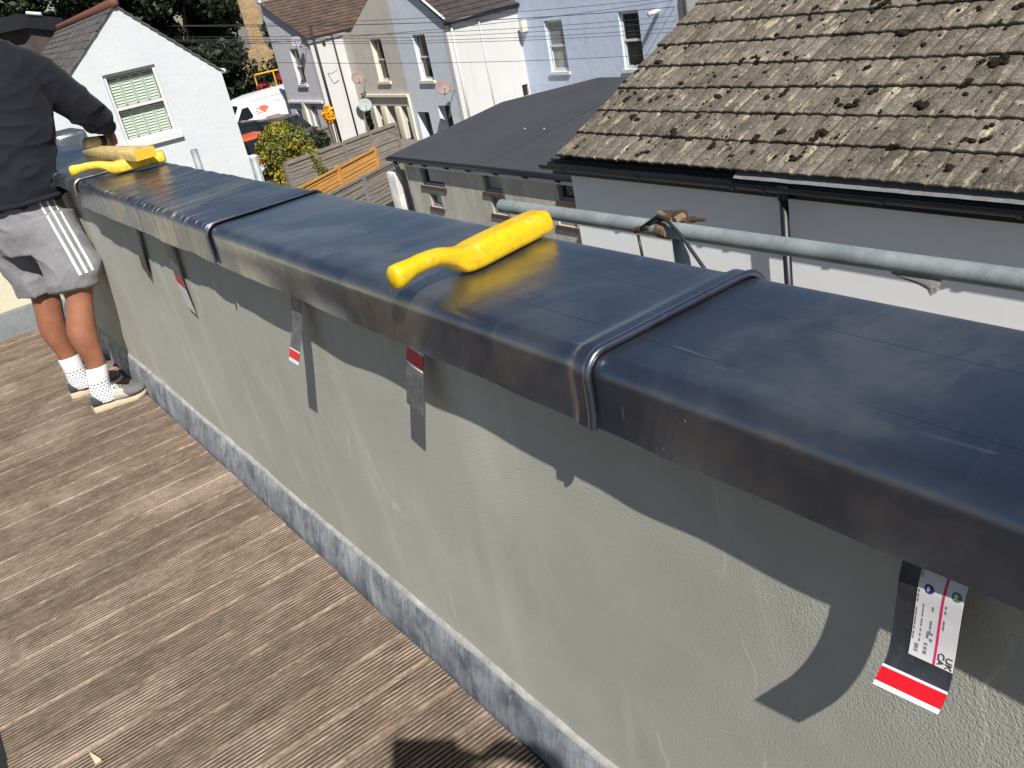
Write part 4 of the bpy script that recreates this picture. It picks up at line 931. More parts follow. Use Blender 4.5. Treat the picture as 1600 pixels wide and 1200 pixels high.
fence('grey_fence', 'weathered grey slatted fence behind the bins, nearest of the fences', (7.15, 17.75), (10.2, 19.30), -2.25, -3.9, 2, M['fence_wood'], 0.10, postmat=M['mortar'])
fence('orange_fence', 'new orange brown timber fence with diagonal stain between two grey fences', (7.6, 19.85), (10.72, 21.75), -2.32, -3.9, 2, M['fence_new'], 0.10)
fence('back_fence', 'long weathered grey fence below the white side wall', (8.6, 22.7), (12.55, 23.75), -2.20, -3.9, 4, M['fence_wood'], 0.10)
fence('side_fence', 'grey fence panel in front of the lilac house porch', (11.2, 29.2), (13.4, 30.2), -2.65, -3.9, 2, M['fence_wood'], 0.10)
mb = MB()
mb.prism([(12.55, 23.80, ZG), (16.4, 26.1, ZG), (16.3, 26.3, ZG), (12.45, 24.0, ZG)], (0, 0, 0.55)); tag(rebase(mb.build('garden_wall', M['pebbledash'])), 'low grey garden wall running towards the white column feet', 'wall')
# bins
def wheelie(x, y, rz, mat, label, lid='black_plastic'):
    t = thing('wheelie_bin', label, 'bin', (x, y, ZG), 'bins by the grey building'); R = Matrix.Rotation(rz, 3, 'Z'); B = Vector((x, y, ZG))
    rows = []
    for z, sx_, sy_ in ((0.06, 0.21, 0.22), (0.5, 0.25, 0.29), (1.0, 0.29, 0.35)):
        rows.append([B + R @ Vector((a * sx_, b * sy_, z)) for a, b in ((-1, -1), (1, -1), (1, 1), (-1, 1))])
    mb = MB(); mb.rings(rows); bevel(mb.build('body', mat, t), 0.02, 2)
    mb = MB(); mb.box(B + R @ Vector((0, -0.01, 1.035)), (0.62, 0.76, 0.07), R); bevel(mb.build('lid', M[lid], t), 0.025, 2)
    mb = MB(); mb.tube([B + R @ Vector((-0.25, 0.40, 0.97)), B + R @ Vector((0.25, 0.40, 0.97))], 0.018, 8); mb.build('handle', M['black_plastic'], t)
    for s_ in (-1, 1):
        mb = MB(); mb.tube([B + R @ Vector((s_ * 0.22, 0.26, 0.1)), B + R @ Vector((s_ * 0.28, 0.26, 0.1))], 0.1, 14); mb.build('wheel', M['tyre'], t)
    return t
sk = thing('large_bin', 'large dark grey commercial bin with three pink lid knobs', 'bin', (8.55, 16.9, ZG))
R = Matrix.Rotation(math.radians(27), 3, 'Z'); B = Vector((8.62, 17.0, ZG)); rows = []
for z, sx_, sy_ in ((0.18, 0.72, 0.34), (1.15, 0.84, 0.46)): rows.append([B + R @ Vector((a * sx_, b * sy_, z)) for a, b in ((-1, -1), (1, -1), (1, 1), (-1, 1))])
mb = MB(); mb.rings(rows); bevel(mb.build('body', M['bin_dark'], sk), 0.03, 2)
mb = MB(); mb.box(B + R @ Vector((0, 0.02, 1.21)), (1.76, 0.98, 0.10), R); bevel(mb.build('lid', M['black_matt'], sk), 0.03, 2)
mb = MB(); mb.box(B + R @ Vector((0, -0.50, 1.13)), (1.72, 0.05, 0.07), R); mb.build('lid_rim', M['grey_trim'], sk)
for a, b in ((-0.62, 0.3), (-0.25, 0.32), (0.55, 0.36)):
    mb = MB(); mb.ball(B + R @ Vector((a, b, 1.30)), (0.07, 0.06, 0.05), 10, 6); mb.build('lid_knob', M['pink'], sk, smooth=True)
for i in range(5):
    mb = MB(); mb.box(B + R @ Vector((-0.05 + i * 0.11, -0.475 + 0.0, 0.98 + 0.012 * (i % 2))), (0.07, 0.012, 0.10), R); mb.build('white_print', M['white_trim'], sk)
wheelie(9.42, 16.55, math.radians(20), M['bin_dark'], 'dark wheelie bin between the large bin and the white pillar')

# ---- hedge, flowers, trees
def leaf_cloud(mb, c, r, n, size, flat=0.7, hollow=0.5, shape=None):
    c = Vector(c)
    for i in range(n):
        while True:
            d = Vector((random.gauss(0, 1), random.gauss(0, 1), random.gauss(0, 1))).normalized()
            q = hollow + (1 - hollow) * random.random() ** 0.6
            lump = 0.82 + 0.36 * noise.noise(d * 1.8 + c * 0.7)
            p = c + Vector((d.x * r[0], d.y * r[1], d.z * r[2])) * q * lump
            break
        nn = (d + Vector((random.gauss(0, 1), random.gauss(0, 1), random.gauss(0, 1))) * flat).normalized()
        t = nn.cross(Vector((random.gauss(0, 1), random.gauss(0, 1), random.gauss(0, 1)))).normalized(); b = nn.cross(t)
        s = size * random.uniform(0.6, 1.3)
        mb.add([p - t * s, p - b * s * 0.55, p + t * s, p + b * s * 0.55], [(0, 1, 2, 3)])
hd = thing('hedge_bush', 'rounded yellow green hedge bush beside the white cottage', 'bush', (9.05, 23.6, ZG))
mb = MB()
for c, r, n in (((9.05, 23.6, -1.95), (0.88, 0.8, 0.82), 9000), ((9.1, 23.5, -3.0), (0.95, 0.9, 1.1), 7000), ((9.5, 23.3, -2.6), (0.55, 0.6, 0.9), 3500)): leaf_cloud(mb, c, r, n, 0.042, 0.9, 0.6)
mb.build('foliage', M['leaf_hedge'], hd, fix=False)
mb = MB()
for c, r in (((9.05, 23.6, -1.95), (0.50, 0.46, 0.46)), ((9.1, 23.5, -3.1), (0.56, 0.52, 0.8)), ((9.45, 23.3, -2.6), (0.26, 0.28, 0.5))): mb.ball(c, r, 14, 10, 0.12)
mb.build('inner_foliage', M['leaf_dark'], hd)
mb = MB()
for i in range(5): mb.tube([(9.05 + 0.2 * math.cos(i), 23.6 + 0.2 * math.sin(i), ZG), (9.05 + 0.45 * math.cos(i), 23.6 + 0.45 * math.sin(i), -2.8)], [0.04, 0.02], 6)
mb.build('stem', M['bark'], hd)
fl = thing('yellow_flower_bunch', 'bright orange yellow flower bunch in front of the white quoin', 'flowers', (12.55, 28.05, -2.7))
mb = MB(); leaf_cloud(mb, (12.55, 28.05, -1.98), (0.24, 0.22, 0.33), 420, 0.075, 0.8, 0.3); mb.build('bloom', M['petal'], fl, fix=False)
mb = MB()
for i in range(6): mb.tube([(12.55 + 0.04 * math.cos(i * 1.1), 28.05 + 0.04 * math.sin(i * 1.1), ZG), (12.55 + 0.12 * math.cos(i * 1.1), 28.05 + 0.12 * math.sin(i * 1.1), -2.05)], 0.018, 5)
mb.build('stem', M['bark'], fl)
sh_ = thing('dark_shrub', 'dark leafy shrub around the yellow flowers', 'shrub', (12.0, 28.3, ZG))
mb = MB(); leaf_cloud(mb, (12.1, 28.4, -2.75), (0.5, 0.45, 0.5), 900, 0.06); mb.build('foliage', M['leaf_dark'], sh_, fix=False)
mb = MB(); mb.tube([(12.1, 28.4, ZG), (12.1, 28.4, -2.7)], 0.04, 6); mb.build('stem', M['bark'], sh_)
iv = thing('climbing_ivy', 'strip of green ivy climbing beside the grey beige porch', 'plant', (16.6, 33.5, ZG))
mb = MB(); leaf_cloud(mb, (16.62, 33.45, -3.1), (0.14, 0.2, 0.85), 500, 0.06); mb.build('foliage', M['leaf_ivy'], iv, fix=False)
mb = MB(); mb.tube([(16.7, 33.5, ZG), (16.72, 33.45, -2.5)], 0.025, 6); mb.build('stem', M['bark'], iv)

def tree(x, y, h, clouds, leaf, mat, label, group='trees behind the cottage'):
    t = thing('tree', label, 'tree', (x, y, ZG), group)
    mb = MB(); mb.tube([(x, y, ZG), (x + 0.1, y, ZG + h * 0.35), (x - 0.15, y + 0.1, ZG + h * 0.7)], [0.38, 0.28, 0.14], 10)
    for c, r, n in clouds[:6]: mb.tube([(x, y, ZG + h * 0.3), ((x + c[0]) / 2, (y + c[1]) / 2, (ZG + h * 0.35 + c[2]) / 2), c], [0.18, 0.12, 0.05], 6)
    mb.build('trunk', M['bark'], t)
    mb = MB()
    for c, r, n in clouds: leaf_cloud(mb, c, r, n, leaf, 0.8, 0.45)
    mb.build('crown', M[mat], t, fix=False)
def crown(x, y, z, rx, rz, k_, n, sr):
    out = []
    for i in range(k_):
        a = random.uniform(0, 2 * PI); q = random.uniform(0.15, 1); zz = random.uniform(-1, 1)
        s = sr * random.uniform(0.7, 1.25)
        out.append(((x + rx * q * math.cos(a) * math.sqrt(1 - 0.7 * zz * zz), y + rx * q * math.sin(a) * 0.8, z + rz * zz), (s, s, s * 0.75), int(n * random.uniform(0.7, 1.2))))
    return out
tree(12.0, 50.5, 9, crown(12.2, 50.5, 3.0, 3.4, 4.0, 30, 560, 1.6), 0.17, 'leaf_dark', 'dark evergreen tree behind the slate roof ridge')
tree(16.2, 52.5, 9.5, crown(16.4, 52.5, 1.4, 3.1, 4.6, 30, 560, 1.5), 0.17, 'leaf_dark', 'tall dark evergreen tree behind the cottage gable apex')
tree(14.2, 55.5, 10, crown(15.6, 55.0, 3.2, 1.5, 1.6, 12, 520, 1.3), 0.17, 'leaf_dark', 'dark tree crown showing just right of the red ridge end')
tree(18.0, 53.4, 8, crown(18.3, 53.0, 0.6, 1.3, 2.2, 16, 520, 1.2), 0.17, 'leaf_dark', 'low dark tree behind the right slope of the white cottage')
tree(19.6, 56.0, 9, crown(20.3, 56.0, 2.0, 1.8, 3.6, 18, 430, 1.15), 0.15, 'leaf_ivy', 'lighter green ivy clad tree left of the lilac house')
tree(8.4, 52.0, 10, crown(8.8, 52.0, 3.2, 2.2, 3.6, 15, 500, 1.4), 0.17, 'leaf_ivy', 'mid green tree above the dark flat roofed building')
tree(23.5, 54.0, 9, crown(23.2, 54.0, -0.2, 1.7, 3.2, 10, 430, 1.2), 0.16, 'leaf_dark', 'dark tree hidden against the left edge of the lilac house')
hg = MB()
for i in range(16): leaf_cloud(hg, (13.0 + i * 0.8, 51.6 + random.uniform(-0.6, 0.6), -2.2 + random.uniform(-0.5, 0.4)), (1.0, 0.8, 1.6), 330, 0.15)
tag(rebase(hg.build('dark_hedge', M['leaf_dark'], fix=False)), 'long dark hedge in shade behind the parked van', 'hedge')
# sandstone gable seen between the trees
sg = thing('sandstone_gable', 'sandy stone gable end with chimney between dark trees', 'building', (19.6, 52.6, ZG))
mb = MB(); mb.prism([(18.4, 53.0, ZG), (22.6, 51.2, ZG), (22.6, 51.2, -2.0), (20.75, 52.0, -0.75), (20.55, 52.08, 0.6), (20.0, 52.32, 0.6), (19.95, 52.35, -0.55), (18.4, 53.0, -1.05)], (0.5, 1.2, 0)); mb.build('wall', M['sandstone'], sg)
mb = MB(); mb.prism([(20.9, 52.1, 0.6), (20.0, 52.5, 0.6), (20.1, 52.9, 0.6), (21.0, 52.5, 0.6)], (0, 0, 1.6)); mb.build('chimney', M['sandstone'], sg)

# ---- vehicles beyond the hedge
vn = thing('white_van', 'white delivery van with orange logo and red sign parked past the hedge', 'van', (17.4, 42.6, ZG))
VX, VY = 13.45, 41.6      # nose and near side
AX, AZ = 0.82, 0.78
side = [(0.0, 0.55), (0.02, 1.05), (0.35, 1.28), (0.72, 1.38), (1.30, 2.15), (1.75, 2.42), (2.5, 2.52), (5.6, 2.56), (5.7, 2.3), (5.75, 0.5), (5.1, 0.42), (0.3, 0.38)]
mb = MB(); mb.prism([(VX + a, VY, ZG + z) for a, z in side], (0, 1.95, 0)); bevel(mb.build('body', M['van_white'], vn), 0.07, 3, 20)
mb = MB(); mb.prism([(VX + a, VY - 0.008, ZG + z) for a, z in ((0.95, 1.42), (1.36, 2.0), (1.72, 2.02), (1.88, 1.48), (1.8, 1.36), (1.0, 1.30))], (0, 0.012, 0)); mb.build('side_window', M['glass_dark'], vn)
mb = MB(); mb.add([(VX + 0.70, VY + 0.12, ZG + 1.42), (VX + 0.70, VY + 1.83, ZG + 1.42), (VX + 1.27, VY + 1.75, ZG + 2.16), (VX + 1.27, VY + 0.2, ZG + 2.16)], [(0, 1, 2, 3)]); ob = mb.build('windscreen', M['glass_dark'], vn); ob.location += Vector((-0.03, 0, 0.02))
for z, a0, a1 in ((2.30, 1.9, 5.65), (1.98, 3.2, 5.65), (0.95, 1.9, 5.7)):
    mb = MB(); mb.bb(VX + a0, VX + a1, VY - 0.012, VY + 0.004, ZG + z - 0.018, ZG + z + 0.018); mb.build('side_rib', M['van_trim'] if z < 1 else M['grey_trim'], vn)
mb = MB(); mb.prism([(VX + a, VY - 0.010, ZG + z) for a, z in ((2.62, 1.78), (2.75, 1.90), (3.05, 1.90), (3.25, 1.75), (3.05, 1.58), (2.95, 1.48), (2.85, 1.55))], (0, 0.012, 0)); mb.build('logo', M['logo_orange'], vn)
for a, z, w_ in ((2.45, 1.80, 0.16), (2.42, 1.66, 0.22), (2.47, 1.54, 0.34)):
    mb = MB(); mb.bb(VX + a, VX + a + w_, VY - 0.010, VY + 0.002, ZG + z - 0.02, ZG + z + 0.02); mb.build('logo_print', M['logo_orange'], vn)
mb = MB(); mb.bb(VX + 2.70, VX + 3.52, VY - 0.05, VY - 0.012, ZG + 0.92, ZG + 1.22); sgn = mb.build('red_sign', M['sign_red'], vn)
for i in range(6):
    mb = MB(); mb.bb(VX + 2.80 + i * 0.11, VX + 2.875 + i * 0.11, VY - 0.056, VY - 0.05, ZG + 1.04, ZG + 1.13); mb.build('white_print', M['white_trim'], sgn)
for a in (1.05, 4.7):
    mb = MB(); mb.tube([(VX + a, VY - 0.01, ZG + 0.36), (VX + a, VY + 0.25, ZG + 0.36)], 0.35, 20); wl_ = mb.build('wheel', M['tyre'], vn)
    mb = MB(); mb.tube([(VX + a, VY - 0.02, ZG + 0.36), (VX + a, VY + 0.1, ZG + 0.36)], 0.2, 16); mb.build('rim', M['grey_trim'], wl_)
mb = MB(); mb.bb(VX + 0.5, VX + 0.72, VY - 0.25, VY - 0.02, ZG + 1.32, ZG + 1.62); bevel(mb.build('wing_mirror', M['black_plastic'], vn), 0.03, 2)
for ch in vn.children_recursive:
    for v_ in ch.data.vertices:
        w_ = v_.co + ORG[vn.name]; sh_x = 0.0
        if ch.name.startswith('logo'): sh_x = -0.28
        elif ch.name.startswith('red_sign') or ch.name.startswith('white_print'): sh_x = -0.12
        w_.x = VX + (w_.x - VX) * 0.82 + sh_x; w_.z = ZG + (w_.z - ZG) * 0.78; v_.co = w_ - ORG[vn.name]
    ch.location = (ch.location.x * 0.82, ch.location.y, ch.location.z * 0.78)
def car(name, label, ox, oy, ang, body, glass='glass_dark', top=None):
    t = thing(name, label, 'car', (ox, oy, ZG)); R = Matrix.Rotation(ang, 3, 'Z'); B = Vector((ox, oy, ZG)); T = lambda a, b, z: B + R @ Vector((a, b, z))
    sec = [(-2.1, 0.45, 0.62), (-2.05, 0.40, 0.95), (-1.5, 0.32, 1.02), (-0.9, 0.28, 1.02), (0.6, 0.28, 0.98), (1.3, 0.28, 0.96), (2.0, 0.36, 0.80), (2.1, 0.45, 0.60)]
    rows = []
    for a, z0, z1 in sec: rows.append([T(a, -0.86, z0), T(a, -0.88, (z0 + z1) / 2), T(a, -0.80, z1), T(a, 0.80, z1), T(a, 0.88, (z0 + z1) / 2), T(a, 0.86, z0)])
    mb = MB(); mb.rings(rows); bevel(mb.build('body', body, t), 0.05, 2, 25)
    rows = [[T(a, -b, z) for b in (0.76, -0.76)] + [T(a2, b, z2) for b in (0.6, -0.6)][::1] for a, z, a2, z2 in ((-1.85, 0.98, -1.3, 1.46), (1.1, 0.95, 0.35, 1.46))]
    mb = MB(); v = [T(-1.9, -0.76, 1.0), T(-1.9, 0.76, 1.0), T(1.15, 0.76, 0.96), T(1.15, -0.76, 0.96), T(-1.35, -0.6, 1.44), T(-1.35, 0.6, 1.44), T(0.25, 0.6, 1.46), T(0.25, -0.6, 1.46)]
    mb.add(v, [(0, 1, 2, 3), (4, 7, 6, 5), (0, 3, 7, 4), (1, 5, 6, 2), (0, 4, 5, 1), (3, 2, 6, 7)]); bevel(mb.build('window_band', M[glass], t), 0.05, 2)
    mb = MB(); mb.box(T(-0.55, 0, 1.462), (1.62, 1.2, 0.05), R); bevel(mb.build('roof', top or body, t), 0.02, 2)
    for a in (-1.3, 1.3):
        for s_ in (-1, 1):
            mb = MB(); mb.tube([T(a, s_ * 0.68, 0.32), T(a, s_ * 0.90, 0.32)], 0.31, 18); mb.build('wheel', M['tyre'], t)
    for s_ in (-1, 1):
        mb = MB(); mb.box(T(-2.07, s_ * 0.66, 0.78), (0.08, 0.34, 0.13), R); mb.build('tail_lamp', M['lamp_red'], t)
        mb = MB(); mb.box(T(2.06, s_ * 0.62, 0.66), (0.08, 0.3, 0.12), R); mb.build('headlamp', M['grey_trim'], t)
    return t
car('dark_car', 'dark car with red tail lamps in front of the van nose', 12.6, 37.6, math.radians(100), M['car_dark'])
car('grey_car', 'dark grey car parked below the red sign of the van', 13.7, 36.2, math.radians(94), M['car_grey'])
car('small_car', 'white car with orange red roof half hidden by the white cottage', 11.35, 33.2, math.radians(96), M['van_white'], top=M['car_red'])
yf = thing('yellow_barrier', 'yellow steel barrier with crimson flowers above the van roof', 'barrier', (19.8, 50.4, ZG))
mb = MB()
for a, b in (((19.0, 50.7, -1.80), (20.3, 50.3, -1.80)), ((20.0, 50.4, ZG), (20.0, 50.4, -1.78)), ((19.0, 50.7, ZG), (19.0, 50.7, -1.80)), ((19.0, 50.7, -2.7), (20.0, 50.4, -2.7))): mb.tube([a, b], 0.045, 6)
mb.build('rail', M['frame_yellow'], yf)
mb = MB(); leaf_cloud(mb, (20.3, 50.1, -2.25), (0.4, 0.3, 0.35), 160, 0.08); mb.build('flower', M['petal_red'], yf, fix=False); mb = MB(); leaf_cloud(mb, (19.2, 50.5, -2.5), (0.5, 0.3, 0.3), 120, 0.08); mb.build('flower', M['petal_red'], yf, fix=False)
mb = MB(); leaf_cloud(mb, (19.6, 50.3, -2.75), (0.5, 0.3, 0.2), 140, 0.08); mb.build('orange_bloom', M['petal'], yf, fix=False)
#PART2
# ================================================================== SCAFFOLD
def ribbed(a, b, r, nseg=40, n=16):
    a, b = Vector(a), Vector(b); pts = [a.lerp(b, i / nseg) for i in range(nseg + 1)]
    rad = [r * (1 + 0.02 * noise.noise(Vector((i * 0.7, a.x, 0)))) for i in range(nseg + 1)]
    return pts, rad
PX = 1.80
sp = thing('scaffold_tube', 'horizontal galvanised scaffold tube beyond the lead coping', 'scaffold tube', (PX, 0.6, 0.80))
pts, rad = ribbed((PX, 2.735, 0.792), (PX, -2.2, 0.852), 0.0242, 60)
mb = MB(); mb.tube(pts, rad, 20, False)
mb.tube([pts[0], pts[0] + Vector((0, -0.12, 0.0015))], [0.0205, 0.0205], 20, False)
t0 = len(mb.v)
n_ = 20; o = len(mb.v)
mb.rings([[Vector((PX + r * math.cos(2 * PI * k / n_), 2.7352, 0.792 + r * math.sin(2 * PI * k / n_))) for k in range(n_)] for r in (0.0242, 0.0205)], cap=False)
ob = mb.build('tube', M['galv'], sp, smooth=True, fix=False); smooth_by_angle(ob, 50)
st = thing('scaffold_standard', 'upright galvanised scaffold post under the rusty coupler', 'scaffold post', (1.853, 1.89, ZG))
mb = MB(); mb.tube([(1.853, 1.892, ZG), (1.853, 1.892, 0.83)], 0.0242, 16); mb.build('tube', M['galv'], st, smooth=True)
cp = thing('scaffold_coupler', 'rusty right angle scaffold coupler joining tube and post', 'coupler', (1.82, 1.89, 0.80))
mb = MB()
zc = 0.802
mb.tube([(PX, 1.915, zc), (PX, 1.872, zc)], 0.0285, 18)
bevel(mb.build('saddle', M['rust_pale'], cp), 0.004, 2)
mb = MB(); mb.tube([(1.853, 1.892, zc - 0.035), (1.853, 1.892, zc + 0.035)], 0.031, 18); bevel(mb.build('saddle', M['rust'], cp), 0.004, 2)
for (a, b, r, mt) in (((1.772, 1.945, zc + 0.012), (1.772, 2.0, zc - 0.004), 0.009, 'rust'), ((1.772, 1.985, zc), (1.772, 2.015, zc - 0.01), 0.012, 'rust'),
                      ((1.80, 1.87, zc + 0.034), (1.815, 1.93, zc + 0.046), 0.014, 'rust_pale'), ((1.845, 1.80, zc + 0.028), (1.85, 1.755, zc + 0.034), 0.007, 'rust'),
                      ((1.845, 1.82, zc + 0.026), (1.85, 1.80, zc + 0.030), 0.012, 'rust'), ((1.81, 1.855, zc + 0.03), (1.845, 1.845, zc + 0.038), 0.015, 'rust_pale')):
    cc = Vector((1.80, 1.892, zc)); a, b = cc + (Vector(a) - cc) * 0.88, cc + (Vector(b) - cc) * 0.88; mb = MB(); mb.tube([a, b], r * 0.8, 8); mb.build('bolt', M[mt], cp)
mb = MB(); mb.box((1.815, 1.90, zc + 0.038), (0.06, 0.05, 0.012), Matrix.Rotation(0.35, 3, 'Z')); bevel(mb.build('flap', M['rust'], cp), 0.004, 2)
mb = MB(); mb.tube([(1.772, 1.985, zc - 0.02), (1.763, 1.97, zc - 0.06), (1.768, 1.965, 0.6), (1.77, 1.965, 0.2), (1.77, 1.99, -1.5), (1.78, 2.0, ZG)], 0.0045, 8)
ca = thing('black_cable', 'dark cable draped over the coupler and running behind the coping', 'cable', (1.7, 1.8, 0.6)); mb.build('cable_drop', M['cable'], ca, smooth=True)
mb = MB(); mb.tube([(1.772, 1.965, zc + 0.005), (1.78, 1.90, zc + 0.045), (1.775, 1.86, zc + 0.042), (1.765, 1.80, zc + 0.008), (1.75, 1.71, zc - 0.07), (1.73, 1.60, 0.64), (1.72, 1.55, 0.50), (1.72, 1.52, -0.5), (1.75, 1.5, ZG)], 0.0055, 8)
mb.build('cable_loop', M['cable'], ca, smooth=True)
for (y, zt, lb) in ((6.31, 0.835, 'short grey scaffold post standing before the white cottage wall'), (5.205, 0.84, 'grey scaffold post with pale capped top beside the hedge')):
    t = thing('scaffold_standard', lb, 'scaffold post', (PX, y, ZG), 'upright scaffold posts')
    mb = MB(); mb.tube([(PX, y, ZG), (PX, y, zt)], 0.0242, 14); mb.build('tube', M['galv'], t, smooth=True)
    if y < 6:
        mb = MB(); mb.ball((PX, y, zt + 0.004), (0.026, 0.026, 0.014), 12, 6); mb.build('end_cap', M['white_trim'], t, smooth=True)
st['group'] = 'upright scaffold posts'
# torn strip under the tube
mb = MB(); rows = []
tp = [(1.150, 0.000), (1.115, -0.007), (1.085, -0.013), (1.062, -0.020), (1.048, -0.032), (1.036, -0.024), (1.028, -0.012)]
for y, dz in tp: rows.append([Vector((PX - 0.012, y, 0.806)), Vector((PX - 0.016 + dz * 0.25, y, 0.800 + dz * 0.5 - 0.012)), Vector((PX - 0.012 + dz * 0.4, y + 0.003 * math.sin(y * 300), 0.786 + dz))])
mb.rings(rows, closed=False); tag(rebase(mb.build('torn_tape', M['board_grey'], fix=False)), 'small torn grey strip hanging under the scaffold tube', 'tape')
# lower diagonal brace
br = thing('scaffold_brace', 'thin grey diagonal tube low at the right edge beyond the coping', 'scaffold tube', (3.0, 1.0, -1.0))
mb = MB(); mb.tube([(3.2, 1.585, -0.10), (3.2, 1.30, 0.10), (3.2, 0.2, 0.86)], 0.012, 10); mb.build('tube', M['van_trim'], br, smooth=True)

# ================================================================== DRESSERS, BATTEN
def dresser(name, label, heel, d, L, mat, W=0.062, hz=0.042, handle=0.155, top=0.062):
    heel = Vector(heel); d = Vector(d).normalized(); n = Vector((-d.y, d.x, 0)); Z = Vector((0, 0, 1))
    # stations: l, z bottom, z top, half width, y centre
    st_ = [(-handle, 0.045, 0.050, 0.003), (-handle + 0.001, 0.031, 0.064, 0.015), (-handle + 0.006, 0.026, 0.0685, 0.0185), (-handle + 0.02, 0.028, 0.069, 0.0190), (-0.11, 0.0345, 0.0670, 0.0165), (-0.085, 0.0350, 0.0670, 0.0165),
           (-0.060, 0.0335, 0.065, 0.0170), (-0.042, 0.029, 0.062, 0.0195), (-0.026, 0.021, 0.057, 0.022), (-0.013, 0.010, 0.052, 0.025), (-0.004, 0.003, 0.049, 0.0265), (0.008, 0.0008, 0.046, 0.0275), (0.03, 0.0, 0.047, W / 2),
           (0.07, 0.0, 0.0475, W / 2), (L * 0.55, 0.0, 0.0465, W / 2), (L * 0.8, 0.0, 0.0455, W / 2), (L - 0.012, 0.0, 0.044, W / 2), (L - 0.005, 0.0004, 0.0425, W / 2 - 0.0005), (L - 0.0015, 0.0015, 0.040, W / 2 - 0.002), (L, 0.004, 0.035, W / 2 - 0.006)]
    sc = handle / 0.155
    rows = []; K = 28
    for l, zb, zt, hw in st_:
        c = (zb + zt) / 2; hh = (zt - zb) / 2; row = []
        flat = min(1, max(0, (l + 0.03) / 0.04))     # 0 handle (round) .. 1 blade (flat bottom)
        for k_ in range(K):
            t = 2 * PI * k_ / K; cx, sz = math.cos(t), math.sin(t)
            e = 2.2 + 5.5 * flat
            den = (abs(cx) ** e + abs(sz) ** e) ** (1 / e)
            xx, zz = cx / den, sz / den
            if flat > 0 and zz > 0: xx *= 1 - 0.22 * flat * zz
            row.append(heel + d * l + n * (xx * hw + 0.024) + Z * (c + zz * hh + 0.0012))
        rows.append(row)
    mb = MB(); mb.rings(rows); ob = mb.build(name, M[mat], None, smooth=True); smooth_by_angle(ob, 62)
    return tag(rebase(ob), label, 'lead dresser', 'yellow lead dressing tools')
ZD = 1.1235
dresser('lead_dresser', 'clean bright yellow lead dresser lying on the middle coping sheet', (0.777, 1.318, ZD), (0.22, 0.042, 0), 0.228, 'yellow')
dresser('lead_dresser', 'scuffed yellow lead dresser under the timber batten', (0.775, 3.88, ZD + 0.004), (0.172, -0.050, 0), 0.205, 'yellow_worn')
bt_ = thing('timber_batten', 'short yellow stained timber batten with orange end resting on scuffed dresser', 'batten', (0.83, 4.1, 1.17))
def bpt(a, b, c):   # along, across, up
    A, Bv = Vector((0.878, 3.72, 1.172)), Vector((0.838, 4.46, 1.150)); u = (Bv - A).normalized(); n = u.cross(Vector((0, 0, 1))).normalized(); return A + u * a + n * b + n.cross(u) * c
mb = MB(); mb.add([bpt(a, b, c) for a in (0.003, 0.74) for b in (-0.042, 0.042) for c in (0, 0.040)], [(0, 1, 3, 2), (4, 6, 7, 5), (0, 4, 5, 1), (2, 3, 7, 6), (0, 2, 6, 4), (1, 5, 7, 3)])
bevel(mb.build('timber', M['yellow_wood'], bt_), 0.002, 1)
mb = MB(); mb.add([bpt(a, b, c) for a in (-0.001, 0.002) for b in (-0.041, 0.041) for c in (0.001, 0.039)], [(0, 1, 3, 2), (4, 6, 7, 5), (0, 4, 5, 1), (2, 3, 7, 6), (0, 2, 6, 4), (1, 5, 7, 3)]); mb.build('painted_end', M['orange_paint'], bt_)

# ================================================================== HANGING LEAD STRAPS
def strap(label, pts, hw, mat, bands=(), tilt=0.0, nm='lead_strap'):
    """pts: centre line (x, y, z) from the top down; hw: half width along the wall"""
    P_ = catmull(pts, 8); t = thing(nm, label, 'strap', P_[-1], 'lead straps hanging under the coping')
    def at(s_):
        f = s_ * (len(P_) - 1); i = min(int(f), len(P_) - 2); return P_[i].lerp(P_[i + 1], f - i)
    L = sum((P_[i + 1] - P_[i]).length for i in range(len(P_) - 1))
    def strip(s0, s1, h, th, off, m_, name, h0=None, n=32):
        rows = []
        for i in range(n + 1):
            s_ = s0 + (s1 - s0) * i / n; c = at(s_); tg = (at(min(1, s_ + 0.02)) - at(max(0, s_ - 0.02))).normalized()
            sd = (Vector((0, 1, 0)) + Vector((tilt, 0, 0))); sd = (sd - tg * sd.dot(tg)).normalized(); nn = tg.cross(sd).normalized()
            if nn.x > 0: nn = -nn
            a, b = (h0 if h0 else (-h, h)); o = c + nn * off
            rows.append([o + sd * a + nn * th, o + sd * b + nn * th, o + sd * b, o + sd * a])
        mb = MB(); mb.rings(rows); return mb.build(name, M[m_], t)
    strip(0, 1, hw, 0.0018, 0, mat, 'strip')
    for (s0, s1, m_) in bands: strip(s0, s1, hw + 0.0004, 0.0006, 0.0018, m_, 'red_band' if m_ == 'red_band' else 'white_band' if m_ == 'label_white' else 'mark')
    return t, at, strip
strap('dark strap in shadow, farthest along the wall behind the worker', [(0.694, 3.475, 1.03), (0.690, 3.50, 0.92), (0.699, 3.60, 0.785)], 0.033, 'strap_dark')
strap('white stained strap with small red patch near the worker', [(0.690, 3.04, 1.03), (0.686, 3.06, 0.9), (0.699, 3.10, 0.728)], 0.036, 'strap_grey', [(0.62, 0.70, 'red_band'), (0.705, 0.99, 'label_white')])
strap('grey strap with red band at its lower end, between the two dressers', [(0.688, 1.975, 1.03), (0.668, 1.985, 0.93), (0.632, 1.988, 0.838), (0.626, 1.988, 0.80)][:3] + [(0.628, 1.985, 0.862)][:0], 0.0285, 'strap_grey', [(0.80, 0.815, 'label_white'), (0.815, 0.93, 'red_band'), (0.93, 0.998, 'label_white')])
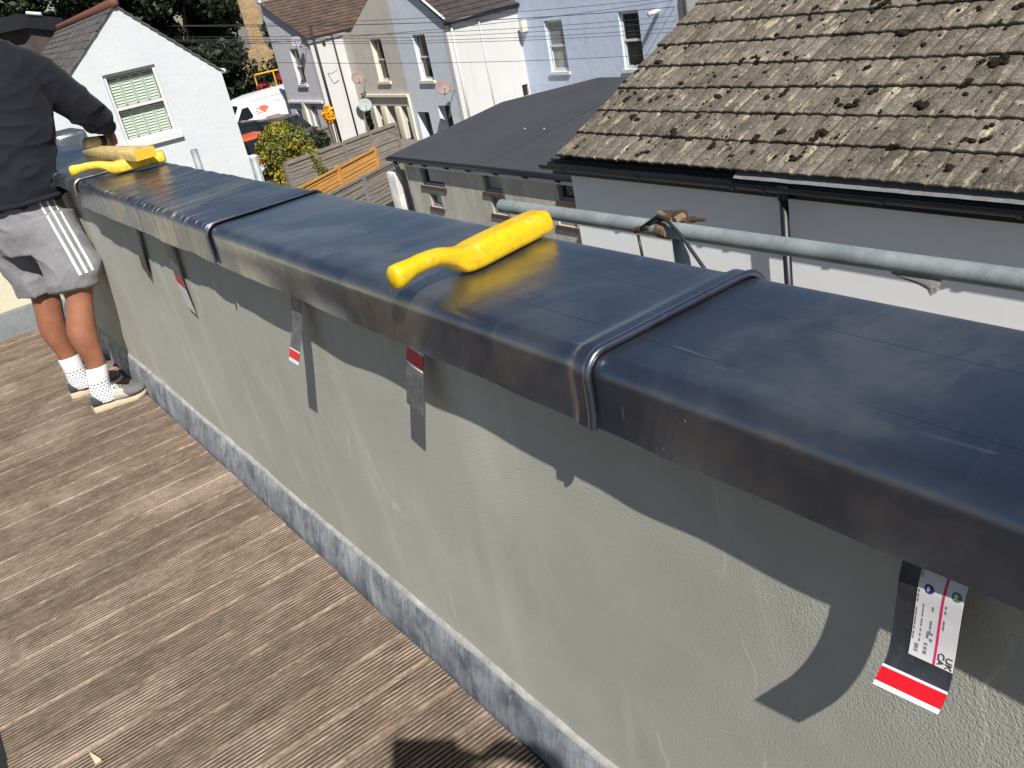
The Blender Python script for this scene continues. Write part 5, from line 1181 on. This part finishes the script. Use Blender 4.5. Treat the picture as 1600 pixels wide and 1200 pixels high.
strap('scuffed strap with red band near its top, below the clean dresser', [(0.690, 1.415, 1.02), (0.672, 1.425, 0.95), (0.657, 1.438, 0.868)], 0.030, 'strap_grey', [(0.24, 0.27, 'label_white'), (0.27, 0.44, 'red_band'), (0.44, 0.47, 'label_white')])
t, at, strip = strap('broad strap with white printed label and red end band, nearest the camera', [(0.684, 0.384, 1.035), (0.668, 0.388, 0.99), (0.663, 0.390, 0.953), (0.656, 0.390, 0.918), (0.642, 0.388, 0.890), (0.617, 0.386, 0.873)], 0.0345, 'strap_dark',
                     [(0.835, 0.852, 'label_white'), (0.852, 0.952, 'red_band'), (0.952, 1.0, 'label_white')], tilt=0.06)
lab = strip(0.10, 0.70, 0, 0.0006, 0.0020, 'label_white', 'paper_label', h0=(-0.0350, 0.0125))
strip(0.10, 0.70, 0, 0.0003, 0.0026, 'pink_line', 'magenta_line', h0=(-0.0165, -0.0140))
for (a, s0, s1, w_) in ((0.0105, 0.14, 0.60, 0.0007), (0.0035, 0.34, 0.60, 0.0007), (-0.0065, 0.33, 0.52, 0.0009), (-0.0195, 0.28, 0.45, 0.0008), (-0.0085, 0.5, 0.56, 0.0015), (0.0055, 0.61, 0.67, 0.0020), (-0.004, 0.58, 0.66, 0.0018), (-0.0045, 0.50, 0.55, 0.0012)):
    n_ = max(3, int((s1 - s0) / 0.03))
    for q in range(n_):
        if random.random() < 0.12: continue
        sa = s0 + (s1 - s0) * q / n_; strip(sa, sa + (s1 - s0) / n_ * random.uniform(0.55, 0.9), 0, 0.0003, 0.0026, 'ink_grey', 'small_print', h0=(a - w_, a + w_), n=1)
def label_pt(s_, a):
    c = at(s_); tg = (at(min(1, s_ + 0.02)) - at(max(0, s_ - 0.02))).normalized(); sd = Vector((0.06, 1, 0)); sd = (sd - tg * sd.dot(tg)).normalized(); nn = tg.cross(sd).normalized()
    if nn.x > 0: nn = -nn
    return c + sd * a + nn * 0.0029, tg, sd, nn
for (s_, a, r, m_) in ((0.235, 0.0005, 0.0052, 'blue_print'), (0.20, -0.0275, 0.0052, 'green_print')):
    c, tg, sd, nn = label_pt(s_, a); mb = MB(); mb.add([c + (tg * math.cos(2 * PI * k_ / 20) + sd * math.sin(2 * PI * k_ / 20)) * r for k_ in range(20)], [tuple(range(20))]); mb.build('round_mark', M[m_], t, fix=False)
    mb = MB(); c = c + nn * 0.0003 + sd * 0.001; mb.add([c + tg * 0.0032, c - sd * 0.0028 - tg * 0.001, c - tg * 0.0034, c + sd * 0.0020], [(0, 1, 2, 3)]); mb.build('mark_symbol', M['label_white'], t, fix=False)
for (s_, a, tx) in ((0.650, -0.0300, 'UK'), (0.640, -0.0215, 'CA')):
    c, tg, sd, nn = label_pt(s_, a); text_part(tx, M['ink'], t, c, tg, -sd, 0.0098, 'safety_mark')
# wood chip on the deck
mb = MB(); mb.prism([(-0.140, 2.172, 0.002), (-0.122, 2.122, 0.001), (-0.137, 2.118, 0.003)], (0.002, 0, 0.006)); tag(rebase(mb.build('wood_chip', M['chip'])), 'small pale triangular wood chip on the deck near the left bottom', 'chip')

# ================================================================== PEOPLE
def loft(mb, secs, K=22):
    """secs: centre, axis a (half vector), axis b (half vector)"""
    rows = []
    for c, a, b in secs:
        c, a, b = Vector(c), Vector(a), Vector(b); rows.append([c + a * math.cos(2 * PI * k_ / K) + b * math.sin(2 * PI * k_ / K) for k_ in range(K)])
    mb.rings(rows); return mb
def limb(mb, pts, rad, K=16): return mb.tube(pts, rad, K)
def lerp_list(v, n=6):
    out = []
    for i in range(len(v) - 1):
        for j in range(n):
            q = 3 * (j / n) ** 2 - 2 * (j / n) ** 3
            if isinstance(v[i], tuple): out.append(tuple(x + (y - x) * q for x, y in zip(v[i], v[i + 1])))
            else: out.append(v[i] + (v[i + 1] - v[i]) * q)
    out.append(v[-1]); return out
def slimb(mb, pts, rad, K=18, n=5): return mb.tube(catmull(pts, n), lerp_list(list(rad), n), K)
def hand(mb, wrist, fwd, palm_n, curl=1.0, size=0.19, mirror=1, thumb_in=0.5):
    """a hand with palm, four fingers and thumb; fwd along the fingers, palm_n out of the palm"""
    f = Vector(fwd).normalized(); pn = Vector(palm_n); pn = (pn - f * pn.dot(f)).normalized(); s_ = f.cross(pn) * mirror; wv = Vector(wrist); k_ = size / 0.19
    loft(mb, [(wv - f * 0.02 * k_, s_ * 0.027 * k_, pn * 0.020 * k_), (wv + f * 0.015 * k_, s_ * 0.030 * k_, pn * 0.017 * k_), (wv + f * 0.05 * k_, s_ * 0.040 * k_, pn * 0.016 * k_), (wv + f * 0.088 * k_, s_ * 0.041 * k_, pn * 0.013 * k_), (wv + f * 0.098 * k_, s_ * 0.036 * k_, pn * 0.009 * k_)], 16)
    for i, (off, ln) in enumerate(((0.031, 0.074), (0.0105, 0.082), (-0.010, 0.077), (-0.030, 0.060))):
        p = wv + f * 0.080 * k_ + s_ * off * k_; ang = 0.15 * curl; pts = [p, p + f * 0.014 * k_]; d = f
        for j, q in enumerate((0.46, 0.30, 0.24)):
            ang += (0.55, 0.85, 0.6)[j] * curl; d = (f * math.cos(ang) + pn * math.sin(ang)); pts.append(pts[-1] + d * ln * q * k_)
        limb(mb, pts, [0.0098 * k_, 0.0098 * k_, 0.0092 * k_, 0.0083 * k_, 0.0068 * k_], 10)
        mb.ball(pts[-1], 0.0068 * k_, 8, 6)
    p = wv + f * 0.022 * k_ + s_ * 0.026 * k_
    d1 = (f * 0.65 + s_ * 0.6 + pn * 0.45 * thumb_in * 2).normalized(); d2 = (f * 0.75 + s_ * 0.05 + pn * 0.7 * curl).normalized()
    pts = [p, p + d1 * 0.042 * k_, p + d1 * 0.042 * k_ + (d1 + d2).normalized() * 0.030 * k_, p + d1 * 0.042 * k_ + (d1 + d2).normalized() * 0.030 * k_ + d2 * 0.024 * k_]
    limb(mb, pts, [0.015 * k_, 0.0122 * k_, 0.0105 * k_, 0.0078 * k_], 10); mb.ball(pts[-1], 0.0078 * k_, 8, 6)
def head(mb, c, look, up=(0, 0, 1), s_=1.0):
    c = Vector(c); f = Vector(look).normalized(); u = Vector(up); u = (u - f * u.dot(f)).normalized(); r = f.cross(u)
    rows = []
    for z, hw, fr, bk in ((-0.118, 0.022, 0.082, -0.055), (-0.108, 0.036, 0.092, 0.005), (-0.085, 0.050, 0.092, 0.045), (-0.055, 0.060, 0.090, 0.075), (-0.02, 0.068, 0.088, 0.092), (0.02, 0.072, 0.088, 0.100), (0.06, 0.071, 0.084, 0.098), (0.09, 0.061, 0.068, 0.082), (0.110, 0.042, 0.045, 0.055), (0.119, 0.014, 0.012, 0.02)):
        rows.append([c + u * z * s_ + r * (hw * math.cos(t) * s_) + f * ((fr if math.sin(t) > 0 else bk) * math.sin(t) * s_) for t in [2 * PI * k_ / 20 for k_ in range(20)]])
    mb.rings(rows)
    mb.tube([c + f * 0.083 * s_ + u * 0.012 * s_, c + f * 0.098 * s_ - u * 0.012 * s_, c + f * 0.106 * s_ - u * 0.030 * s_, c + f * 0.086 * s_ - u * 0.038 * s_], [0.008 * s_, 0.010 * s_, 0.013 * s_, 0.012 * s_], 8)
    mb.tube([c + f * 0.083 * s_ - u * 0.062 * s_ - r * 0.024 * s_, c + f * 0.094 * s_ - u * 0.062 * s_, c + f * 0.083 * s_ - u * 0.062 * s_ + r * 0.024 * s_], [0.006 * s_, 0.010 * s_, 0.006 * s_], 8)
    for e in (-1, 1):
        mb.ball(c + r * e * 0.072 * s_ - u * 0.012 * s_ - f * 0.004 * s_, (0.018 * s_, 0.018 * s_, 0.032 * s_), 8, 6)
        mb.ball(c + r * e * 0.031 * s_ + u * 0.006 * s_ + f * 0.080 * s_, 0.013 * s_, 8, 6)
    return f, u, r
def shoe(par, heel, dirv, side, L=0.292, z0=0.0):
    """trainer; heel: ground point at the back of the heel, dirv along the foot"""
    d = Vector((dirv[0], dirv[1], 0)).normalized(); n = Vector((-d.y, d.x, 0)); h = Vector((heel[0], heel[1], z0)); Z = Vector((0, 0, 1))
    T = lambda a, b, z: h + d * a * L + n * b + Z * z
    outl = [(0.0, 0.006, 0), (0.02, 0.026, 0), (0.10, 0.034, 0), (0.25, 0.034, 0.0), (0.42, 0.033, 0.002), (0.60, 0.042, 0.006), (0.74, 0.048, 0.008), (0.87, 0.042, 0.005), (0.95, 0.028, 0.002), (1.0, 0.008, 0)]
    rise = lambda a: 0.012 * max(0, (a - 0.70) / 0.3) ** 2 + 0.010 * max(0, (0.06 - a) / 0.06)
    rows = []
    for a, hw, off in outl:
        zt = 0.034 - 0.012 * max(0, min(1, (a - 0.25) / 0.4)); rb = rise(a)
        rows.append([T(a - 0.0, side * off + q * hw * e, z) for q, z, e in ((-1, rb, 0.9), (-1.0, (rb + zt + rb * 0.3) / 2, 1.03), (-1, zt + rb * 0.3, 0.98), (1, zt + rb * 0.3, 0.98), (1.0, (rb + zt + rb * 0.3) / 2, 1.03), (1, rb, 0.9))])
    mb = MB(); mb.rings(rows); so_ = mb.build('sole', M['sole'], par); smooth_by_angle(so_, 40)
    mb = MB()
    for i in range(9): mb.box(T(0.02 + i * 0.028, -0.0, 0.004), (0.006, 0.066, 0.008), Matrix((d, n, Z)).transposed())
    mb.build('heel_tread', M['sole_brown'], so_)
    # upper
    K = 20; rows = []
    sec = [(0.012, 0.026, 0.030, 0.086, 0), (0.05, 0.034, 0.030, 0.100, 0), (0.14, 0.038, 0.030, 0.098, 0), (0.26, 0.038, 0.029, 0.094, 0), (0.36, 0.037, 0.027, 0.106, 0.001), (0.46, 0.037, 0.024, 0.104, 0.003), (0.58, 0.042, 0.022, 0.090, 0.006), (0.70, 0.047, 0.022, 0.076, 0.008), (0.82, 0.046, 0.024, 0.068, 0.006), (0.91, 0.037, 0.027, 0.060, 0.003), (0.97, 0.021, 0.031, 0.050, 0.001)]
    for a, hw, zb, zt, off in sec:
        row = []
        for k_ in range(K):
            t = 2 * PI * k_ / K; cx, sz = math.cos(t), math.sin(t); e = 2.6; den = (abs(cx) ** e + abs(sz) ** e) ** (1 / e); zz = sz / den; xx = cx / den
            if zz > 0: xx *= 1 - 0.28 * zz
            row.append(T(a, side * off + xx * hw, (zb + zt) / 2 + zz * (zt - zb) / 2))
        rows.append(row)
    mb = MB(); mb.rings(rows); up = mb.build('upper', M['shoe_grey'], par, smooth=True)
    bvh = BVHTree.FromPolygons([v.co.copy() for v in up.data.vertices], [tuple(p.vertices) for p in up.data.polygons])
    o_ = ORG[par.name]
    def patch(name, mat, quad, off=0.0025, nx=8, ny=6):
        """drape a patch given by side-view (along, height) corners on the near side of the upper"""
        for sd in (-1, 1):
            rows = []
            for i in range(nx + 1):
                row = []
                for j in range(ny + 1):
                    s1, s2 = i / nx, j / ny; q = [Vector((c[0], c[1], 0)) for c in quad]; p = q[0].lerp(q[1], s1).lerp(q[3].lerp(q[2], s1), s2)
                    org = T(p.x, sd * 0.12, p.y) - o_; hit = bvh.ray_cast(org, -n * sd)
                    if hit[0] is None: hit = bvh.find_nearest(org)
                    row.append(hit[0] + o_ + n * sd * off)
                rows.append(row)
            mb = MB(); mb.rings(rows, closed=False); mb.build(name, mat, up, smooth=True, fix=False)
    patch('heel_counter', M['shoe_dark'], [(0.02, 0.036), (0.22, 0.036), (0.15, 0.090), (0.02, 0.088)])
    patch('side_panel', M['shoe_pale'], [(0.30, 0.032), (0.66, 0.030), (0.56, 0.070), (0.34, 0.086)], 0.002)
    patch('eyestay', M['shoe_pale'], [(0.36, 0.078), (0.60, 0.066), (0.58, 0.082), (0.36, 0.098)], 0.004)
    patch('toe_cap', M['shoe_grey'], [(0.72, 0.030), (0.95, 0.032), (0.90, 0.046), (0.74, 0.055)], 0.002)
    mb = MB()
    for i in range(5):
        a = 0.40 + i * 0.045; zt = 0.112 - i * 0.0062
        mb.tube([T(a, side * 0.004 - 0.024, zt - 0.012), T(a + 0.01, side * 0.004, zt), T(a + 0.012, side * 0.004 + 0.024, zt - 0.012)], 0.0035, 6)
    mb.tube([T(0.42, -0.01, 0.098), T(0.47, -0.028, 0.106), T(0.54, -0.030, 0.088)], 0.003, 6); mb.tube([T(0.42, 0.01, 0.098), T(0.48, 0.026, 0.104), T(0.55, 0.024, 0.084)], 0.003, 6)
    mb.build('lace', M['white_cloth'], up)
    mb = MB(); mb.tube([T(0.12, -0.028, 0.083), T(0.26, -0.031, 0.083), T(0.36, -0.022, 0.098), T(0.38, 0, 0.104), T(0.36, 0.022, 0.098), T(0.26, 0.031, 0.083), T(0.12, 0.028, 0.083), T(0.04, 0.0, 0.088), T(0.12, -0.028, 0.083)], 0.006, 8); mb.build('collar', M['shoe_pale'], up, smooth=True)

wk = thing('person', 'worker in navy sweatshirt and grey striped shorts leaning over the lead coping', 'person', (0.50, 4.70, 0.0))
RK = [(0.575, 4.575, 0.66), (0.552, 4.55, 0.54), (0.508, 4.545, 0.395), (0.508, 4.54, 0.24), (0.490, 4.54, 0.13), (0.482, 4.54, 0.07)]
LK = [(0.455, 4.86, 0.66), (0.452, 4.85, 0.54), (0.428, 4.86, 0.385), (0.437, 4.86, 0.24), (0.440, 4.865, 0.13), (0.440, 4.866, 0.07)]
mb = MB()
hipR, hipL = (0.585, 4.63, 0.90), (0.425, 4.82, 0.90)
slimb(mb, [hipR] + RK, [0.092, 0.078, 0.060, 0.067, 0.046, 0.036, 0.041]); slimb(mb, [hipL] + LK, [0.092, 0.078, 0.066, 0.0655, 0.046, 0.037, 0.041])
for (a, dr) in ((RK[-1], (1, 0.0, 0)), (LK[-1], (1, -0.05, 0))):
    dv = Vector(dr).normalized(); a = Vector(a); slimb(mb, [a + Vector((0, 0, 0.02)) - dv * 0.03, a + dv * 0.04 - Vector((0, 0, 0.015)), a + dv * 0.13 - Vector((0, 0, 0.030))], [0.032, 0.026, 0.014])
# trunk
wx = Vector((0.84, -0.54, 0)); wyv = Vector((0.54, 0.84, 0)); hx = Vector((0.72, -0.69, 0)); hy = Vector((0.69, 0.72, 0))
loft(mb, [((0.50, 4.725, 0.86), hx * 0.15, hy * 0.10), ((0.50, 4.725, 0.96), hx * 0.165, hy * 0.115), ((0.515, 4.73, 1.08), hx * 0.145, hy * 0.10), ((0.55, 4.755, 1.22), wx * 0.155, wyv * 0.105), ((0.585, 4.785, 1.38), wx * 0.175, wyv * 0.115), ((0.60, 4.805, 1.50), wx * 0.17, wyv * 0.10), ((0.60, 4.82, 1.575), wx * 0.11, wyv * 0.07), ((0.598, 4.84, 1.63), wx * 0.056, wyv * 0.056), ((0.585, 4.87, 1.70), wx * 0.052, wyv * 0.055)])
AR = [(0.715, 4.74, 1.555), (0.785, 4.735, 1.52), (0.865, 4.75, 1.42), (0.925, 4.765, 1.345), (0.985, 4.83, 1.27), (1.035, 4.895, 1.215)]
slimb(mb, AR, [0.062, 0.058, 0.052, 0.045, 0.040, 0.028])
AL = [(0.455, 4.93, 1.525), (0.44, 5.02, 1.46), (0.46, 5.14, 1.36), (0.52, 5.22, 1.27), (0.56, 5.24, 1.20), (0.585, 5.22, 1.17)]
slimb(mb, AL, [0.062, 0.056, 0.050, 0.044, 0.038, 0.027])
hand(mb, AR[-1], Vector((-0.15, 0.35, -0.55)), Vector((-0.85, -0.35, -0.05)), 1.25, 0.19, -1)
hand(mb, AL[-1], Vector((0.8, 0.1, -0.45)), Vector((-0.1, -0.2, -1)), 0.8, 0.19, 1)
hf, hu, hr = head(mb, (0.535, 4.93, 1.80), (0.15, 0.85, -0.35), (0.05, 0.2, 1))
body = mb.build('body', M['skin'], wk); remesh(body, 0.0062, 4); ORG[body.name] = ORG[wk.name]
mb = MB(); hc = Vector((0.535, 4.93, 1.80)); mb.ball(hc + hu * 0.03 - hf * 0.018, 0.1, 18, 12)
hb = mb.build('hair', M['hair'], wk); 
for v in hb.data.vertices:
    v.co += Vector((noise.noise(v.co * 60), noise.noise(v.co * 60 + Vector((9, 0, 0))), noise.noise(v.co * 60 + Vector((0, 9, 0))))) * 0.006
hb.data.shade_smooth()
# shorts
mb = MB()
loft(mb, [((0.50, 4.725, 0.80), hx * 0.185, hy * 0.135), ((0.497, 4.725, 0.90), hx * 0.192, hy * 0.148), ((0.505, 4.727, 1.02), hx * 0.180, hy * 0.135), ((0.512, 4.73, 1.10), hx * 0.168, hy * 0.122)])
slimb(mb, [(0.57, 4.65, 0.92), (0.577, 4.605, 0.80), (0.568, 4.575, 0.70), (0.560, 4.562, 0.607)], [(0.125, 0.118), (0.122, 0.112), (0.112, 0.104), (0.108, 0.098)], 26, 6)
slimb(mb, [(0.43, 4.81, 0.92), (0.432, 4.84, 0.80), (0.440, 4.85, 0.70), (0.448, 4.855, 0.585)], [(0.125, 0.118), (0.122, 0.112), (0.114, 0.106), (0.108, 0.102)], 26, 6)
shorts = mb.build('shorts', M['grey_cloth'], wk); remesh(shorts, 0.0065, 6); ORG[shorts.name] = ORG[wk.name]
def folds(p, n):
    q = Vector((p.x * 7, p.y * 7, p.z * 3.2)); a = noise.noise(q + Vector((3, 1, 0)))
    r_ = 1 - abs(noise.noise(Vector((p.x * 9 + p.z * 4, p.y * 9 - p.z * 3, p.z * 5)))) * 2
    pouch = 0.035 * math.exp(-((p.x - 0.66) ** 2 / 0.004 + (p.y - 4.53) ** 2 / 0.004 + (p.z - 0.70) ** 2 / 0.004))
    r2 = 1 - abs(noise.noise(Vector((p.x * 16 - p.z * 9, p.y * 16 + p.z * 7, p.z * 8 + 4)))) * 2.4
    return 0.009 * a + 0.011 * max(0, r_) ** 2 + 0.002 * max(0, r2) ** 2 + pouch
displace(shorts, folds)
def drape(target, par_, name, mat, fpts, half, off, wdir, org, nrows=3):
    """lay a ribbon on a garment: points cast toward the axis from outside"""
    o_ = ORG[target.name]; bvh = BVHTree.FromPolygons([v.co.copy() for v in target.data.vertices], [tuple(p.vertices) for p in target.data.polygons]); rows = []
    for p, ax in fpts:
        row = []
        for k_ in range(nrows):
            q = Vector(p) + Vector(wdir) * (half * (2 * k_ / (nrows - 1) - 1)); dv = (Vector(ax) - q); dv.normalize()
            hit = bvh.ray_cast(q - o_, dv)
            if hit[0] is None: hit = bvh.find_nearest(q - o_)
            row.append(hit[0] + o_ - dv * off)
        rows.append(row)
    mb = MB(); mb.rings(rows, closed=False); return mb.build(name, mat, par_, smooth=True, fix=False)
for kx in (-1, 0, 1):
    fp = []
    for i in range(41):
        s_ = i / 40; z = 1.06 - 0.385 * s_; x = 0.588 + 0.030 * kx + 0.030 * s_; fp.append(((x, 4.30, z), (x, 4.75, z)))
    drape(shorts, shorts, 'stripe', M['white_cloth'], fp, 0.0102, 0.0025, (1, 0, 0), None)
# sweatshirt
mb = MB()
loft(mb, [((0.508, 4.725, 1.015), hx * 0.190, hy * 0.145), ((0.510, 4.727, 1.04), hx * 0.205, hy * 0.158), ((0.525, 4.735, 1.14), hx * 0.200, hy * 0.155), ((0.555, 4.755, 1.26), wx * 0.205, wyv * 0.155), ((0.585, 4.78, 1.38), wx * 0.218, wyv * 0.158), ((0.600, 4.795, 1.50), wx * 0.222, wyv * 0.150), ((0.612, 4.80, 1.585), wx * 0.205, wyv * 0.130), ((0.615, 4.81, 1.65), wx * 0.165, wyv * 0.105), ((0.610, 4.825, 1.70), wx * 0.105, wyv * 0.085), ((0.600, 4.84, 1.74), wx * 0.072, wyv * 0.070)], 30)
slimb(mb, AR[:-1] + [(1.015, 4.868, 1.235)], [0.108, 0.098, 0.088, 0.080, 0.066, 0.047], 22, 6)
slimb(mb, AL[:-1] + [(0.575, 5.23, 1.185)], [0.105, 0.094, 0.084, 0.074, 0.062, 0.046], 22, 6)
sw_ = mb.build('sweatshirt', M['navy'], wk); remesh(sw_, 0.0075, 10); ORG[sw_.name] = ORG[wk.name]
def folds2(p, n):
    a = noise.noise(p * 6); r_ = 1 - abs(noise.noise(Vector((p.x * 5 + p.z * 6, p.y * 5, p.z * 11 - p.x * 5)))) * 2.2
    low = max(0, min(1, (1.42 - p.z) / 0.3))
    return 0.006 * a + (0.007 + 0.011 * low) * max(0, r_) ** 2
displace(sw_, folds2)
ring = [Vector((0.510, 4.727, 1.028)) + hx * 0.200 * math.cos(t) + hy * 0.155 * math.sin(t) for t in [2 * PI * k_ / 40 for k_ in range(41)]]
mb = MB(); mb.tube(ring, [(0.012, 0.026)] * 41, 10, False); mb.build('waist_rib', M['navy'], sw_, smooth=True)
mb = MB(); mb.tube([(1.005, 4.855, 1.245), (1.03, 4.888, 1.222)], [0.046, 0.041], 16); mb.build('cuff', M['navy'], sw_, smooth=True)
fp = [((0.86 - 0.05 * i / 10, 4.30, 1.26 - 0.12 * i / 10), (0.60, 4.75, 1.26 - 0.12 * i / 10)) for i in range(11)]
# socks
for L_, rad in ((RK, 0.0), (LK, 0.0)):
    P_ = catmull([(L_[3][0], L_[3][1], 0.225), (L_[4][0], L_[4][1], 0.15), (L_[5][0], L_[5][1], 0.105), (L_[5][0] + 0.004, L_[5][1], 0.070), (L_[5][0] + 0.012, L_[5][1], 0.045)], 6); R_ = lerp_list([0.0485, 0.0460, 0.0475, 0.050, 0.046], 6)
    K = 28; rows = []
    for p, r in zip(P_, R_): rows.append([p + Vector((math.cos(2 * PI * k_ / K) * r * 1.08, math.sin(2 * PI * k_ / K) * r * 0.93, 0)) for k_ in range(K)])
    mb = MB(); mb.rings(rows, cap=False); n_ = len(rows)
    sk_ = mb.build('sock', M['sock'], wk, smooth=True, fix=False); me = sk_.data; ul = me.uv_layers.new(name='UVMap')
    for p in me.polygons:
        for li, vi in zip(p.loop_indices, p.vertices):
            kk = vi % K; rr = vi // K; uu = kk / K
            if (p.index % K) == K - 1 and kk == 0: uu = 1.0
            ul.data[li].uv = (uu, 1 - rr / (n_ - 1))
shoe(wk, (0.412, 4.545), (1, -0.02), -1, 0.268); shoe(wk, (0.372, 4.878), (1, -0.06), 1, 0.268)
# tool in the right hand
ml = thing('bossing_mallet', 'worn yellow wooden mallet held in the hand of the worker', 'mallet', (0.97, 4.89, 1.16))
mb = MB(); a, b = Vector((0.900, 4.90, 1.178)), Vector((1.050, 4.93, 1.150)); u = b - a
mb.tube([a - u * 0.04, a, a + u * 0.12, a + u * 0.4, a + u * 0.75, b], [0.014, 0.024, 0.028, 0.029, 0.027, 0.020], 16); mb.build('mallet_head', M['yellow_wood'], ml, smooth=True)
mb = MB(); mb.tube([a + u * 0.45, a + u * 0.62], [0.0305, 0.0300], 16); mb.build('black_band', M['black_matt'], ml, smooth=True)

# the photographer, who stands behind the camera and throws the shadow at the foot of the picture
ph = thing('person', 'photographer in dark clothes standing on the deck holding up a phone', 'person', (-0.14, -0.34, 0))
mb = MB(); bx, by = -0.13, -0.36
dv = Vector((0.52, 0.85, 0)); rt = Vector((0.85, -0.52, 0)); B0 = Vector((bx, by, 0))
Q = lambda r_, f_, z: B0 + rt * r_ + dv * f_ + Vector((0, 0, z))
for s_ in (-1, 1):
    slimb(mb, [Q(s_ * 0.09, 0, 0.92), Q(s_ * 0.10, 0.02, 0.5), Q(s_ * 0.10, -0.02, 0.09)], [0.09, 0.062, 0.042]); slimb(mb, [Q(s_ * 0.10, -0.05, 0.05), Q(s_ * 0.10, 0.08, 0.04), Q(s_ * 0.11, 0.18, 0.028)], [0.04, 0.04, 0.028])
loft(mb, [(Q(0, 0, 0.86), rt * 0.16, dv * 0.11), (Q(0, 0, 1.05), rt * 0.15, dv * 0.11), (Q(0, 0.01, 1.3), rt * 0.18, dv * 0.12), (Q(0, 0, 1.43), rt * 0.17, dv * 0.10), (Q(0, 0, 1.50), rt * 0.08, dv * 0.07), (Q(0, 0.02, 1.58), rt * 0.052, dv * 0.052)])
head(mb, Q(0, 0.05, 1.70), dv + Vector((0, 0, -0.35)))
for s_ in (-1, 1):
    el = Q(s_ * 0.25, 0.10, 1.22); wr = Q(s_ * 0.125, 0.33, 1.56)
    slimb(mb, [Q(s_ * 0.18, 0, 1.41), el, wr], [0.058, 0.048, 0.030]); hand(mb, wr, Vector((-s_ * rt.x * 0.75, -s_ * rt.y * 0.75, 0.55)), -dv * 0.2 - rt * s_ * 0.3 + Vector((0, 0, 0.2)), 0.5, 0.18, s_)
pbdy = mb.build('body', M['skin'], ph); remesh(pbdy, 0.011, 4)
mb = MB(); loft(mb, [(Q(0, 0, 0.86), rt * 0.19, dv * 0.14), (Q(0, 0, 1.05), rt * 0.19, dv * 0.14), (Q(0, 0.01, 1.3), rt * 0.21, dv * 0.145), (Q(0, 0, 1.44), rt * 0.185, dv * 0.115), (Q(0, 0, 1.515), rt * 0.09, dv * 0.08)])
for s_ in (-1, 1): slimb(mb, [Q(s_ * 0.18, 0, 1.41), Q(s_ * 0.25, 0.10, 1.22), Q(s_ * 0.15, 0.30, 1.52)], [0.075, 0.062, 0.042])
remesh(mb.build('jacket', M['navy'], ph), 0.012, 6)
mb = MB(); loft(mb, [(Q(0, 0, 0.80), rt * 0.18, dv * 0.13), (Q(0, 0, 0.95), rt * 0.18, dv * 0.13)])
for s_ in (-1, 1): slimb(mb, [Q(s_ * 0.09, 0, 0.9), Q(s_ * 0.10, 0.02, 0.5), Q(s_ * 0.10, -0.02, 0.06)], [0.105, 0.082, 0.068])
remesh(mb.build('trousers', M['shoe_dark'], ph), 0.012, 6)
mb = MB(); mb.ball(Q(0, 0.03, 1.735), (0.088, 0.098, 0.098), 16, 10); mb.build('hair', M['hair'], ph, smooth=True)
mb = MB(); vd = Vector((0.4735, 0.7698, -0.428)); cr = Vector((0.786, -0.588, -0.188)); cu = Vector((0.3967, 0.2474, 0.884))
c0 = Vector((0, 0, 1.62)) - vd * 0.022 - cr * 0.055 - cu * 0.02
mb.box(c0, (0.155, 0.076, 0.009), Matrix((cr, cu, vd)).transposed()); tag(rebase(bevel(mb.build('phone', M['phone']), 0.003, 2)), 'black phone held up in both hands by the photographer', 'phone')
bpy.context.view_layer.update()
